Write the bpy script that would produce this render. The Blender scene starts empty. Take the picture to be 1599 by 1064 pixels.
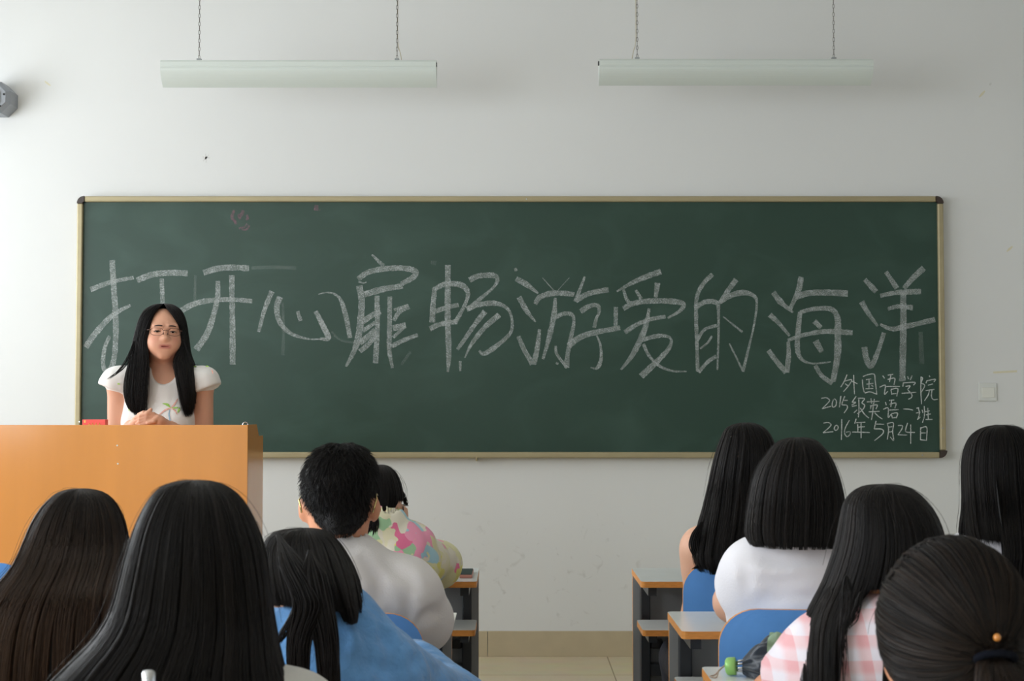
import bpy, math, random
import numpy as np
from mathutils import Vector, Matrix

C = bpy.context.scene
COL = C.collection
rng = np.random.default_rng(7)
random.seed(7)

# ------------------------------------------------------------------ camera, world, daylight, exposure
FPX, CH, HORIZON = 2371.0, 1.25, 630.0
PITCH = math.atan((HORIZON - 532.0) / FPX)
cam = bpy.data.cameras.new('camera')
cam.sensor_width = 36.0
cam.lens = FPX / 1599.0 * 36.0
cam.clip_start = 0.05
cam.dof.use_dof = True
cam.dof.focus_distance = 6.0
cam.dof.aperture_fstop = 14.0
camo = bpy.data.objects.new('camera', cam)
COL.objects.link(camo)
camo.location = (0, 0, CH)
camo.rotation_euler = (math.pi / 2 + PITCH, 0, 0)
C.camera = camo

wd = bpy.data.worlds.new('sky')
C.world = wd
wd.use_nodes = True
wd.node_tree.nodes['Background'].inputs[0].default_value = (0.75, 0.88, 1.0, 1)
wd.node_tree.nodes['Background'].inputs[1].default_value = 1.0

C.view_settings.view_transform = 'Standard'
C.view_settings.look = 'None'
C.view_settings.gamma = 1.0
C.view_settings.use_curve_mapping = False
C.view_settings.exposure = 0.42
try:
    C.cycles.use_denoising = True
    C.cycles.max_bounces = 8
    C.cycles.diffuse_bounces = 5
    C.cycles.sample_clamp_indirect = 6.0
except Exception:
    pass

WALL_Y = 7.56
LEFT_X, RIGHT_X, BACK_Y, CEIL_Z = -3.9, 5.4, -2.6, 3.45  # unseen right wall is set farther out to weaken its bounce
WINDOWS = [(-1.9, 0.0), (0.6, 2.5), (3.1, 5.0), (5.5, 7.1)]     # daylight openings in the left wall (Y from, to)
WIN_Z = (0.95, 2.95)
WIN_POWER = [78, 80, 56, 62]
for (y0, y1), pw in zip(WINDOWS, WIN_POWER):
    L = bpy.data.lights.new('window_daylight', 'AREA')
    L.shape = 'RECTANGLE'
    L.size, L.size_y = (y1 - y0), WIN_Z[1] - WIN_Z[0]
    L.energy = pw
    L.color = (0.93, 0.97, 1.0)
    lo = bpy.data.objects.new('window_daylight', L)
    COL.objects.link(lo)
    lo.location = (LEFT_X - 0.22, (y0 + y1) / 2, sum(WIN_Z) / 2)
    lo.rotation_euler = (0, -math.pi / 2, 0)
# corridor windows high on the right wall give weak fill
CORR = [(0.2, 2.2), (3.4, 5.4)]
CORR_Z = (1.7, 2.8)
for (y0, y1) in CORR:
    L = bpy.data.lights.new('corridor_daylight', 'AREA')
    L.shape = 'RECTANGLE'
    L.size, L.size_y = (y1 - y0), CORR_Z[1] - CORR_Z[0]
    L.energy = 1.5
    L.color = (1.0, 0.96, 0.9)
    lo = bpy.data.objects.new('corridor_daylight', L)
    COL.objects.link(lo)
    lo.location = (RIGHT_X + 0.22, (y0 + y1) / 2, sum(CORR_Z) / 2)
    lo.rotation_euler = (0, math.pi / 2, 0)

# ------------------------------------------------------------------ helpers
_cp, _sp = math.cos(PITCH), math.sin(PITCH)
def W(px, py, Y):
    """point of the place seen at photo position px,py at depth Y"""
    a = (px - 799.5) / FPX
    b = (532.0 - py) / FPX
    dy = _cp - b * _sp
    dz = _sp + b * _cp
    t = Y / dy
    return np.array([a * t, Y, CH + dz * t])

def mesh_np(name, V, faces, mat=None, parent=None, smooth=True, mats=None, midx=None):
    V = np.asarray(V, dtype=np.float64).reshape(-1, 3)
    if parent is not None:
        off = np.array(WORLD0.get(parent.name, (0, 0, 0)))
        V = V - off
    me = bpy.data.meshes.new(name)
    if isinstance(faces, np.ndarray):
        faces = [faces]
    nl = sum(f.size for f in faces if isinstance(f, np.ndarray)) if all(isinstance(f, np.ndarray) for f in faces) else None
    if nl is not None:
        me.vertices.add(len(V))
        me.vertices.foreach_set('co', V.astype(np.float32).ravel())
        me.loops.add(nl)
        me.loops.foreach_set('vertex_index', np.concatenate([f.ravel() for f in faces]).astype(np.int32))
        npoly = sum(len(f) for f in faces)
        me.polygons.add(npoly)
        tot = np.concatenate([np.full(len(f), f.shape[1]) for f in faces])
        st = np.concatenate([[0], np.cumsum(tot)[:-1]])
        me.polygons.foreach_set('loop_start', st.astype(np.int32))
        try:
            me.polygons.foreach_set('loop_total', tot.astype(np.int32))
        except Exception:
            pass
        me.update(calc_edges=True)
        me.validate()
    else:
        me.from_pydata([tuple(v) for v in V], [], [tuple(f) for f in faces])
        me.update()
    for m in (mats or ([mat] if mat else [])):
        me.materials.append(m)
    if midx is not None:
        me.polygons.foreach_set('material_index', np.asarray(midx, dtype=np.int32))
    if smooth:
        me.polygons.foreach_set('use_smooth', np.ones(len(me.polygons), dtype=bool))
    o = bpy.data.objects.new(name, me)
    COL.objects.link(o)
    if parent is not None:
        o.parent = parent
        WORLD0[o.name] = WORLD0.get(parent.name, (0, 0, 0))
    return o

WORLD0 = {}
def tag(o, label, cat, group=None):
    o['label'] = label
    o['category'] = cat
    if group:
        o['group'] = group
    return o

def thing(name, loc, label, cat, group=None):
    o = bpy.data.objects.new(name, None)
    o.empty_display_size = 0.05
    COL.objects.link(o)
    o.location = tuple(loc)
    WORLD0[o.name] = tuple(float(x) for x in loc)
    return tag(o, label, cat, group)

def struct(o):
    o['kind'] = 'structure'
    return o

class MB:
    """collects polygons of one part"""
    def __init__(s):
        s.v, s.f, s.m = [], [], []
    def add(s, V, F, m=0):
        b = len(s.v)
        s.v += [tuple(map(float, p)) for p in V]
        s.f += [tuple(i + b for i in f) for f in F]
        s.m += [m] * len(F)
        return s
    def box(s, a, b, m=0):
        x0, y0, z0 = a; x1, y1, z1 = b
        V = [(x0,y0,z0),(x1,y0,z0),(x1,y1,z0),(x0,y1,z0),(x0,y0,z1),(x1,y0,z1),(x1,y1,z1),(x0,y1,z1)]
        F = [(0,3,2,1),(4,5,6,7),(0,1,5,4),(1,2,6,5),(2,3,7,6),(3,0,4,7)]
        if isinstance(m, (list, tuple)):
            for f, mm in zip(F, m):
                s.add(V, [f], mm)
            return s
        return s.add(V, F, m)
    def tube(s, pts, r, n=8, m=0, cap=True):
        P = [np.array(p, float) for p in pts]
        R = r if isinstance(r, (list, tuple, np.ndarray)) else [r] * len(P)
        V, F = [], []
        ref = None
        for i, p in enumerate(P):
            t = P[min(i+1, len(P)-1)] - P[max(i-1, 0)]
            t /= (np.linalg.norm(t) + 1e-12)
            if ref is None:
                ref = np.array([0,0,1.0]) if abs(t[2]) < .9 else np.array([1.0,0,0])
            u = np.cross(t, ref); u /= (np.linalg.norm(u)+1e-12)
            w = np.cross(u, t); ref = w
            for k in range(n):
                a = 2*math.pi*k/n
                V.append(p + R[i]*(math.cos(a)*u + math.sin(a)*w))
        for i in range(len(P)-1):
            for k in range(n):
                F.append((i*n+k, i*n+(k+1)%n, (i+1)*n+(k+1)%n, (i+1)*n+k))
        if cap:
            F.append(tuple(range(n-1,-1,-1))); F.append(tuple((len(P)-1)*n+k for k in range(n)))
        return s.add(V, F, m)
    def prism(s, poly, axis, a0, a1, m=0, mcap=None):
        """extrude a 2D polygon along an axis; poly in the other two axes, in order"""
        n = len(poly)
        def pt(p, a):
            if axis == 'y': return (p[0], a, p[1])
            if axis == 'x': return (a, p[0], p[1])
            return (p[0], p[1], a)
        V = [pt(p, a0) for p in poly] + [pt(p, a1) for p in poly]
        s.add(V, [(i, (i+1)%n, n+(i+1)%n, n+i) for i in range(n)], m)
        s.add(V, [tuple(range(n-1,-1,-1)), tuple(range(n, 2*n))], m if mcap is None else mcap)
        return s
    def lathe(s, prof, c, axis, n=24, m=0):
        """prof: (along, radius)"""
        c = np.array(c, float); a = np.array(axis, float); a /= np.linalg.norm(a)
        ref = np.array([0,0,1.0]) if abs(a[2]) < .9 else np.array([1.0,0,0])
        u = np.cross(a, ref); u /= np.linalg.norm(u); w = np.cross(a, u)
        V, F = [], []
        for (t, r) in prof:
            for k in range(n):
                th = 2*math.pi*k/n
                V.append(c + a*t + r*(math.cos(th)*u + math.sin(th)*w))
        for i in range(len(prof)-1):
            for k in range(n):
                F.append((i*n+k, i*n+(k+1)%n, (i+1)*n+(k+1)%n, (i+1)*n+k))
        F.append(tuple(range(n-1,-1,-1))); F.append(tuple((len(prof)-1)*n+k for k in range(n)))
        return s.add(V, F, m)
    def build(s, name, mat, parent=None, smooth=False, bevel=0):
        mats = mat if isinstance(mat, list) else [mat]
        off = np.array(WORLD0.get(parent.name, (0,0,0))) if parent is not None else np.zeros(3)
        me = bpy.data.meshes.new(name)
        me.from_pydata([tuple(np.array(v) - off) for v in s.v], [], s.f)
        for m in mats:
            me.materials.append(m)
        me.polygons.foreach_set('material_index', np.array(s.m, dtype=np.int32))
        if smooth:
            me.polygons.foreach_set('use_smooth', np.ones(len(s.f), dtype=bool))
        me.update()
        o = bpy.data.objects.new(name, me)
        COL.objects.link(o)
        if parent is not None:
            o.parent = parent
        # consistent outward normals
        import bmesh
        bm = bmesh.new(); bm.from_mesh(me)
        bmesh.ops.recalc_face_normals(bm, faces=bm.faces)
        bm.to_mesh(me); bm.free()
        if bevel:
            b = o.modifiers.new('bevel', 'BEVEL'); b.width = bevel; b.segments = 2; b.limit_method = 'ANGLE'
        return o

# ------------------------------------------------------------------ materials
def srgb(r, g, b):
    f = lambda c: (c/255/12.92) if c/255 <= 0.04045 else ((c/255+0.055)/1.055)**2.4
    return (f(r), f(g), f(b), 1)

def material(name, col, rough=0.5, metal=0.0, spec=0.5, coat=0.0, var=0.0, vscale=8.0, bump=0.0, bscale=200.0, stretch=(1,1,1), sheen=0.0, sss=0.0, attr=None):
    m = bpy.data.materials.new(name)
    m.use_nodes = True
    nt = m.node_tree
    b = nt.nodes['Principled BSDF']
    b.inputs['Base Color'].default_value = col
    b.inputs['Roughness'].default_value = rough
    b.inputs['Metallic'].default_value = metal
    b.inputs['Specular IOR Level'].default_value = spec
    if coat: b.inputs['Coat Weight'].default_value = coat; b.inputs['Coat Roughness'].default_value = 0.12
    if sheen: b.inputs['Sheen Weight'].default_value = sheen
    if sss:
        b.inputs['Subsurface Weight'].default_value = sss
        b.inputs['Subsurface Radius'].default_value = (0.012, 0.005, 0.003)
        b.inputs['Subsurface Scale'].default_value = 1.0
    tc = nt.nodes.new('ShaderNodeTexCoord')
    mp = nt.nodes.new('ShaderNodeMapping')
    mp.inputs['Scale'].default_value = stretch
    nt.links.new(tc.outputs['Object'], mp.inputs['Vector'])
    src = None
    if attr:
        at = nt.nodes.new('ShaderNodeAttribute'); at.attribute_name = attr
        src = at.outputs['Color']
        nt.links.new(src, b.inputs['Base Color'])
    if var:
        n = nt.nodes.new('ShaderNodeTexNoise')
        n.inputs['Scale'].default_value = vscale; n.inputs['Detail'].default_value = 5
        nt.links.new(mp.outputs['Vector'], n.inputs['Vector'])
        mr = nt.nodes.new('ShaderNodeMapRange')
        mr.inputs['From Min'].default_value = 0.3; mr.inputs['From Max'].default_value = 0.7
        mr.inputs['To Min'].default_value = 1 - var; mr.inputs['To Max'].default_value = 1 + var
        nt.links.new(n.outputs['Fac'], mr.inputs['Value'])
        mx = nt.nodes.new('ShaderNodeMix'); mx.data_type = 'RGBA'; mx.blend_type = 'MULTIPLY'
        mx.inputs['Factor'].default_value = 1.0
        if src is not None: nt.links.new(src, mx.inputs[6])
        else: mx.inputs[6].default_value = col
        nt.links.new(mr.outputs['Result'], mx.inputs[7])
        nt.links.new(mx.outputs[2], b.inputs['Base Color'])
    if bump:
        n2 = nt.nodes.new('ShaderNodeTexNoise')
        n2.inputs['Scale'].default_value = bscale; n2.inputs['Detail'].default_value = 3
        nt.links.new(mp.outputs['Vector'], n2.inputs['Vector'])
        bp = nt.nodes.new('ShaderNodeBump'); bp.inputs['Strength'].default_value = bump; bp.inputs['Distance'].default_value = 0.004
        nt.links.new(n2.outputs['Fac'], bp.inputs['Height'])
        nt.links.new(bp.outputs['Normal'], b.inputs['Normal'])
    return m

def nodes_of(m):
    nt = m.node_tree
    return nt, nt.nodes['Principled BSDF']

M = {}
M['ceiling'] = material('ceiling_paint', (0.80, 0.80, 0.78, 1), 0.9)
M['paint'] = material('side_wall_paint', (0.78, 0.78, 0.76, 1), 0.85, var=0.02, vscale=3)
M['right_low_bounce'] = material('right_wall_low_bounce', (0.62, 0.62, 0.60, 1), 0.85, var=0.02, vscale=3)  # unseen right wall made darker to reduce the light it bounces back
M['wood'] = material('orange_laminate', srgb(217, 146, 76), 0.13, spec=0.5, var=0.07, vscale=3.0, stretch=(2.0, 1, 0.25))
M['ply'] = material('plywood_edge', srgb(214, 142, 66), 0.45, var=0.12, vscale=60, stretch=(1,1,6))
M['deskgrey'] = material('grey_laminate', srgb(228, 231, 230), 0.20, spec=0.35, var=0.03, vscale=10)
M['panelgrey'] = material('grey_panel', srgb(150, 152, 154), 0.5, var=0.05, vscale=14)
M['steel'] = material('dark_painted_steel', srgb(36, 40, 46), 0.38, spec=0.5)
M['blue'] = material('blue_laminate', srgb(94, 152, 222), 0.38, spec=0.35, var=0.06, vscale=9)
M['fixture'] = material('white_enamel', srgb(204, 211, 206), 0.35, spec=0.4)
M['fixturecap'] = material('grey_plastic_cap', srgb(150, 155, 155), 0.5)
M['tubeglass'] = material('white_tube', (0.85, 0.85, 0.85, 1), 0.3)
M['chain'] = material('dull_chain_metal', srgb(120, 116, 112), 0.4, metal=0.6)
M['cable'] = material('beige_cable', srgb(190, 182, 160), 0.5)
M['champagne'] = material('champagne_aluminium', srgb(166, 154, 122), 0.42, metal=0.35, spec=0.5, var=0.05, vscale=20, stretch=(0.2,1,1))
M['browncap'] = material('brown_plastic', srgb(58, 46, 40), 0.4)
M['plastic'] = material('white_plastic', srgb(214, 216, 212), 0.35)
M['greyplastic'] = material('grey_plastic', srgb(140, 144, 150), 0.45)
M['cream'] = material('cream_plastic', srgb(222, 222, 214), 0.5)
M['black'] = material('black_plastic', srgb(22, 22, 24), 0.4)
M['skin'] = material('skin', srgb(216, 168, 142), 0.5, spec=0.35, sss=0.08, var=0.04, vscale=30)
M['skinwarm'] = material('warm_skin', srgb(208, 146, 112), 0.5, spec=0.35, sss=0.08, var=0.04, vscale=30)
M['red'] = material('red_card', srgb(242, 92, 86), 0.5)
M['yellow'] = material('yellow_print', srgb(244, 204, 110), 0.6)
M['silver'] = material('silver_metal', srgb(200, 202, 206), 0.25, metal=1.0)
M['gold'] = material('gold_metal', srgb(214, 190, 130), 0.25, metal=1.0)
M['greensatin'] = material('green_metallic', srgb(150, 204, 118), 0.28, metal=0.2)
M['tie'] = material('navy_elastic', srgb(14, 17, 26), 0.9, spec=0.1)
M['navy'] = material('navy_nylon', srgb(26, 36, 50), 0.38, sheen=0.2, bump=0.3, bscale=60)
M['sage'] = material('sage_nylon', srgb(134, 158, 132), 0.5, bump=0.3, bscale=60)
M['cord'] = material('beige_cord', srgb(170, 150, 135), 0.7)
M['paper'] = material('white_paper', srgb(232, 232, 226), 0.8)
M['screen'] = material('phone_screen', srgb(60, 66, 72), 0.1)
M['phone'] = material('rose_phone_case', srgb(190, 130, 118), 0.4)
M['trousers'] = material('dark_trousers', srgb(40, 44, 58), 0.8, bump=0.2)
M['shoe'] = material('shoe_rubber', srgb(50, 46, 44), 0.6)
M['white_tee'] = material('white_cotton', srgb(232, 230, 236), 0.85, sheen=0.2, bump=0.15, bscale=260)
M['grey_tee'] = material('pale_grey_cotton', srgb(218, 214, 213), 0.9, sheen=0.2, bump=0.25, bscale=300)
M['dark_tee'] = material('black_cotton', srgb(20, 19, 21), 0.85)
M['offwhite'] = material('off_white_cotton', srgb(196, 194, 190), 0.9, sheen=0.2, bump=0.2)
M['denim'] = material('blue_crinkled_linen', srgb(96, 150, 206), 0.85, sheen=0.25, var=0.14, vscale=26, bump=0.9, bscale=85)
M['amber'] = material('amber_bead', srgb(200, 130, 60), 0.15, coat=0.5)
M['lens'] = material('clear_lens', (1, 1, 1, 1), 0.02)
nt, b = nodes_of(M['lens'])
b.inputs['Transmission Weight'].default_value = 1.0; b.inputs['IOR'].default_value = 1.05

# wall paint with the scuffs of its lower part
def wall_material():
    m = material('front_wall_paint', (0.80, 0.805, 0.80, 1), 0.8, spec=0.25)
    nt, b = nodes_of(m)
    tc = nt.nodes.new('ShaderNodeTexCoord')
    sep = nt.nodes.new('ShaderNodeSeparateXYZ')
    nt.links.new(tc.outputs['Object'], sep.inputs[0])
    def rng_(sock, lo, mid0, mid1, hi):
        f = nt.nodes.new('ShaderNodeFloatCurve')
        mr = nt.nodes.new('ShaderNodeMapRange')
        mr.inputs['From Min'].default_value = lo; mr.inputs['From Max'].default_value = hi
        nt.links.new(sock, mr.inputs['Value'])
        c = f.mapping.curves[0]
        c.points[0].location = (0, 0); c.points[1].location = (1, 0)
        c.points.new((mid0-lo)/(hi-lo), 1); c.points.new((mid1-lo)/(hi-lo), 1)
        f.mapping.update()
        nt.links.new(mr.outputs['Result'], f.inputs['Value'])
        return f.outputs['Value']
    mx_ = rng_(sep.outputs['X'], -0.5, -0.15, 0.45, 0.8)
    mz_ = rng_(sep.outputs['Z'], 0.12, 0.25, 0.45, 0.75)
    n = nt.nodes.new('ShaderNodeTexNoise'); n.inputs['Scale'].default_value = 13; n.inputs['Detail'].default_value = 6
    n.inputs['Distortion'].default_value = 1.2
    nt.links.new(tc.outputs['Object'], n.inputs['Vector'])
    mr = nt.nodes.new('ShaderNodeMapRange')
    mr.inputs['From Min'].default_value = 0.62; mr.inputs['From Max'].default_value = 0.76
    nt.links.new(n.outputs['Fac'], mr.inputs['Value'])
    a = nt.nodes.new('ShaderNodeMath'); a.operation = 'MULTIPLY'
    c2 = nt.nodes.new('ShaderNodeMath'); c2.operation = 'MULTIPLY'
    nt.links.new(mx_, a.inputs[0]); nt.links.new(mz_, a.inputs[1])
    nt.links.new(a.outputs[0], c2.inputs[0]); nt.links.new(mr.outputs['Result'], c2.inputs[1])
    k = nt.nodes.new('ShaderNodeMath'); k.operation = 'MULTIPLY'; k.inputs[1].default_value = 0.4
    nt.links.new(c2.outputs[0], k.inputs[0])
    n3 = nt.nodes.new('ShaderNodeTexNoise'); n3.inputs['Scale'].default_value = 1.6; n3.inputs['Detail'].default_value = 4
    nt.links.new(tc.outputs['Object'], n3.inputs['Vector'])
    base = nt.nodes.new('ShaderNodeMix'); base.data_type = 'RGBA'
    base.inputs[6].default_value = (0.69, 0.695, 0.69, 1); base.inputs[7].default_value = (0.72, 0.725, 0.715, 1)
    nt.links.new(n3.outputs['Fac'], base.inputs['Factor'])
    mix = nt.nodes.new('ShaderNodeMix'); mix.data_type = 'RGBA'
    nt.links.new(base.outputs[2], mix.inputs[6])
    mix.inputs[7].default_value = (0.40, 0.38, 0.35, 1)
    nt.links.new(k.outputs[0], mix.inputs['Factor'])
    nt.links.new(mix.outputs[2], b.inputs['Base Color'])
    return m
M['wall'] = wall_material()

def tile_material(name, col, size, grout, rough):
    m = material(name, col, rough, spec=0.5)
    nt, b = nodes_of(m)
    tc = nt.nodes.new('ShaderNodeTexCoord')
    br = nt.nodes.new('ShaderNodeTexBrick')
    br.offset = 0.0
    br.inputs['Color1'].default_value = col; br.inputs['Color2'].default_value = tuple(c*0.96 for c in col[:3]) + (1,)
    br.inputs['Mortar'].default_value = grout
    br.inputs['Scale'].default_value = 1.0; br.inputs['Mortar Size'].default_value = 0.003
    br.inputs['Brick Width'].default_value = size; br.inputs['Row Height'].default_value = size
    mp = nt.nodes.new('ShaderNodeMapping'); mp.inputs['Location'].default_value = (0.33, 0.16, 0)
    nt.links.new(tc.outputs['Object'], mp.inputs['Vector']); nt.links.new(mp.outputs['Vector'], br.inputs['Vector'])
    n = nt.nodes.new('ShaderNodeTexNoise'); n.inputs['Scale'].default_value = 5; n.inputs['Detail'].default_value = 6
    nt.links.new(tc.outputs['Object'], n.inputs['Vector'])
    mx = nt.nodes.new('ShaderNodeMix'); mx.data_type = 'RGBA'; mx.blend_type = 'MULTIPLY'; mx.inputs['Factor'].default_value = 0.25
    nt.links.new(br.outputs['Color'], mx.inputs[6]); nt.links.new(n.outputs['Color'], mx.inputs[7])
    nt.links.new(mx.outputs[2], b.inputs['Base Color'])
    return m
M['floor'] = tile_material('beige_floor_tile', srgb(216, 202, 172), 0.8, srgb(150, 138, 112), 0.22)
M['skirt'] = material('beige_skirting_tile', srgb(186, 172, 144), 0.3, var=0.06, vscale=9)

def board_material():
    m = material('green_writing_surface', srgb(52, 82, 70), 0.42, spec=0.5)
    nt, b = nodes_of(m)
    tc = nt.nodes.new('ShaderNodeTexCoord')
    mp = nt.nodes.new('ShaderNodeMapping'); mp.inputs['Scale'].default_value = (1.0, 1, 1.6)
    nt.links.new(tc.outputs['Object'], mp.inputs['Vector'])
    n = nt.nodes.new('ShaderNodeTexNoise'); n.inputs['Scale'].default_value = 2.6; n.inputs['Detail'].default_value = 7; n.inputs['Distortion'].default_value = 0.8
    nt.links.new(mp.outputs['Vector'], n.inputs['Vector'])
    mr = nt.nodes.new('ShaderNodeMapRange'); mr.inputs['From Min'].default_value = 0.46; mr.inputs['From Max'].default_value = 0.8
    mr.inputs['To Max'].default_value = 0.22
    nt.links.new(n.outputs['Fac'], mr.inputs['Value'])
    sep = nt.nodes.new('ShaderNodeSeparateXYZ'); nt.links.new(tc.outputs['Object'], sep.inputs[0])
    mix = nt.nodes.new('ShaderNodeMix'); mix.data_type = 'RGBA'
    mix.inputs[6].default_value = srgb(31, 60, 49); mix.inputs[7].default_value = srgb(80, 108, 98)
    nt.links.new(mr.outputs['Result'], mix.inputs['Factor'])
    nt.links.new(mix.outputs[2], b.inputs['Base Color'])
    n2 = nt.nodes.new('ShaderNodeTexNoise'); n2.inputs['Scale'].default_value = 300
    nt.links.new(tc.outputs['Object'], n2.inputs['Vector'])
    bp = nt.nodes.new('ShaderNodeBump'); bp.inputs['Strength'].default_value = 0.15; bp.inputs['Distance'].default_value = 0.001
    nt.links.new(n2.outputs['Fac'], bp.inputs['Height']); nt.links.new(bp.outputs['Normal'], b.inputs['Normal'])
    return m
M['board'] = board_material()

def chalk_material(name, col, lo, hi, amax):
    m = bpy.data.materials.new(name); m.use_nodes = True
    nt, b = nodes_of(m)
    b.inputs['Base Color'].default_value = col
    b.inputs['Roughness'].default_value = 0.95; b.inputs['Specular IOR Level'].default_value = 0.1
    tc = nt.nodes.new('ShaderNodeTexCoord')
    n = nt.nodes.new('ShaderNodeTexNoise'); n.inputs['Scale'].default_value = 210; n.inputs['Detail'].default_value = 3
    n.inputs['Roughness'].default_value = 0.7
    nt.links.new(tc.outputs['Object'], n.inputs['Vector'])
    n2 = nt.nodes.new('ShaderNodeTexNoise'); n2.inputs['Scale'].default_value = 26; n2.inputs['Detail'].default_value = 2
    nt.links.new(tc.outputs['Object'], n2.inputs['Vector'])
    ad = nt.nodes.new('ShaderNodeMath'); ad.operation = 'MULTIPLY_ADD'; ad.inputs[1].default_value = 0.45
    nt.links.new(n2.outputs['Fac'], ad.inputs[0]); nt.links.new(n.outputs['Fac'], ad.inputs[2])
    mr = nt.nodes.new('ShaderNodeMapRange')
    mr.inputs['From Min'].default_value = lo; mr.inputs['From Max'].default_value = hi
    mr.inputs['To Min'].default_value = amax * 0.22; mr.inputs['To Max'].default_value = amax
    nt.links.new(ad.outputs[0], mr.inputs['Value'])
    nt.links.new(mr.outputs['Result'], b.inputs['Alpha'])
    return m
M['chalk'] = chalk_material('broad_chalk', (0.58, 0.62, 0.61, 1), 0.55, 0.95, 0.56)
M['chalkthin'] = chalk_material('fine_chalk', (0.72, 0.76, 0.74, 1), 0.5, 0.85, 0.8)
M['chalkfaint'] = chalk_material('rubbed_chalk', (0.55, 0.6, 0.58, 1), 0.55, 1.0, 0.16)
M['smudge'] = chalk_material('rubbed_pink_chalk', srgb(140, 112, 122), 0.55, 0.95, 0.75)

# ------------------------------------------------------------------ the room
def slab(name, a, b, mat, kind=True):
    # the object's origin stays at the world origin so the procedural patterns use metres
    o = MB().box(a, b).build(name, mat)
    return struct(o) if kind else o
slab('floor', (LEFT_X-.3, BACK_Y-.3, -0.1), (RIGHT_X+.3, WALL_Y+.2, 0), M['floor'])
slab('ceiling', (LEFT_X-.3, BACK_Y-.3, CEIL_Z), (RIGHT_X+.3, WALL_Y+.2, CEIL_Z+.12), M['ceiling'])
wall_front = slab('wall_front', (LEFT_X-.2, WALL_Y, 0), (RIGHT_X+.2, WALL_Y+.2, CEIL_Z), M['wall'])
slab('wall_back', (LEFT_X-.2, BACK_Y-.2, 0), (RIGHT_X+.2, BACK_Y, CEIL_Z), M['paint'])
def pierced(name, x0, x1, openings, zr, mat):
    mb = MB()
    mb.box((x0, BACK_Y, 0), (x1, WALL_Y, zr[0]))
    mb.box((x0, BACK_Y, zr[1]), (x1, WALL_Y, CEIL_Z))
    y = BACK_Y
    for (a, b) in openings:
        mb.box((x0, y, zr[0]), (x1, a, zr[1])); y = b
    mb.box((x0, y, zr[0]), (x1, WALL_Y, zr[1]))
    return struct(mb.build(name, mat))
pierced('wall_left', LEFT_X-.2, LEFT_X, WINDOWS, WIN_Z, M['paint'])
pierced('wall_right', RIGHT_X, RIGHT_X+.2, CORR, CORR_Z, M['right_low_bounce'])
wn = 0
for (x, ops, zr) in ((LEFT_X-.12, WINDOWS, WIN_Z), (RIGHT_X+.06, CORR, CORR_Z)):
    for (a, b) in ops:
        wn += 1
        mb = MB()
        t = 0.05
        mb.box((x, a, zr[0]), (x+.06, b, zr[0]+t)); mb.box((x, a, zr[1]-t), (x+.06, b, zr[1]))
        mb.box((x, a, zr[0]+t), (x+.06, a+t, zr[1]-t)); mb.box((x, b-t, zr[0]+t), (x+.06, b, zr[1]-t))
        mb.box((x+.005, (a+b)/2-.03, zr[0]+t), (x+.055, (a+b)/2+.03, zr[1]-t))
        struct(mb.build('window_%d' % wn, M['plastic']))

# skirting of tiles
mb = MB()
xs = [LEFT_X]
x = -2.52
while x < RIGHT_X:
    xs.append(x); x += 0.8
xs.append(RIGHT_X)
for a, b in zip(xs[:-1], xs[1:]):
    mb.box((a+.001, WALL_Y-.012, 0), (b-.001, WALL_Y, 0.125))
struct(mb.build('baseboard_front', M['skirt'], bevel=0.001))

# small marks on the wall paint
def wall_mark(pts, w, mat):
    o = ribbon_mesh('stain', [(pts, w)], WALL_Y - 0.0004, mat, wall_front)
    return o

# ------------------------------------------------------------------ ribbons of chalk
def catmull(P, n):
    P = np.asarray(P, float)
    if len(P) < 3:
        t = np.linspace(0, 1, n)[:, None]
        return P[0]*(1-t) + P[-1]*t
    Q = np.vstack([2*P[0]-P[1], P, 2*P[-1]-P[-2]])
    out = []
    per = max(2, n // (len(P)-1))
    for i in range(len(P)-1):
        p0, p1, p2, p3 = Q[i], Q[i+1], Q[i+2], Q[i+3]
        t = np.linspace(0, 1, per, endpoint=False)[:, None]
        out.append(0.5*((2*p1) + (-p0+p2)*t + (2*p0-5*p1+4*p2-p3)*t**2 + (-p0+3*p1-3*p2+p3)*t**3))
    out.append(P[-1:])
    return np.vstack(out)

def ribbon_mesh(name, strokes, Y, mat, parent, stepY=0.00002, smoothline=True):
    """strokes: (points in photo pixels, widths in pixels) drawn as flat chalk layers on the plane at depth Y"""
    V, F = [], []
    for si, (pts, wd_) in enumerate(strokes):
        P = catmull(pts, 10*(len(pts)-1)+1) if smoothline else np.asarray(pts, float)
        ws = np.atleast_1d(np.asarray(wd_, float))
        if len(ws) == 1: ws = np.repeat(ws, 2)
        w = np.interp(np.linspace(0, 1, len(P)), np.linspace(0, 1, len(ws)), ws)
        w = w * (1 + 0.06*rng.standard_normal(len(P)))
        T = np.gradient(P, axis=0)
        T /= (np.linalg.norm(T, axis=1, keepdims=True) + 1e-9)
        N = np.stack([-T[:, 1], T[:, 0]], 1)
        b = len(V)
        yy = Y - si*stepY
        for i in range(len(P)):
            for s in (-.5, .5):
                q = P[i] + N[i]*w[i]*s
                V.append(W(q[0], q[1], yy))
        F += [(b+2*i, b+2*i+1, b+2*i+3, b+2*i+2) for i in range(len(P)-1)]
    return mesh_np(name, V, np.array(F), mat, parent, smooth=False)

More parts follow.
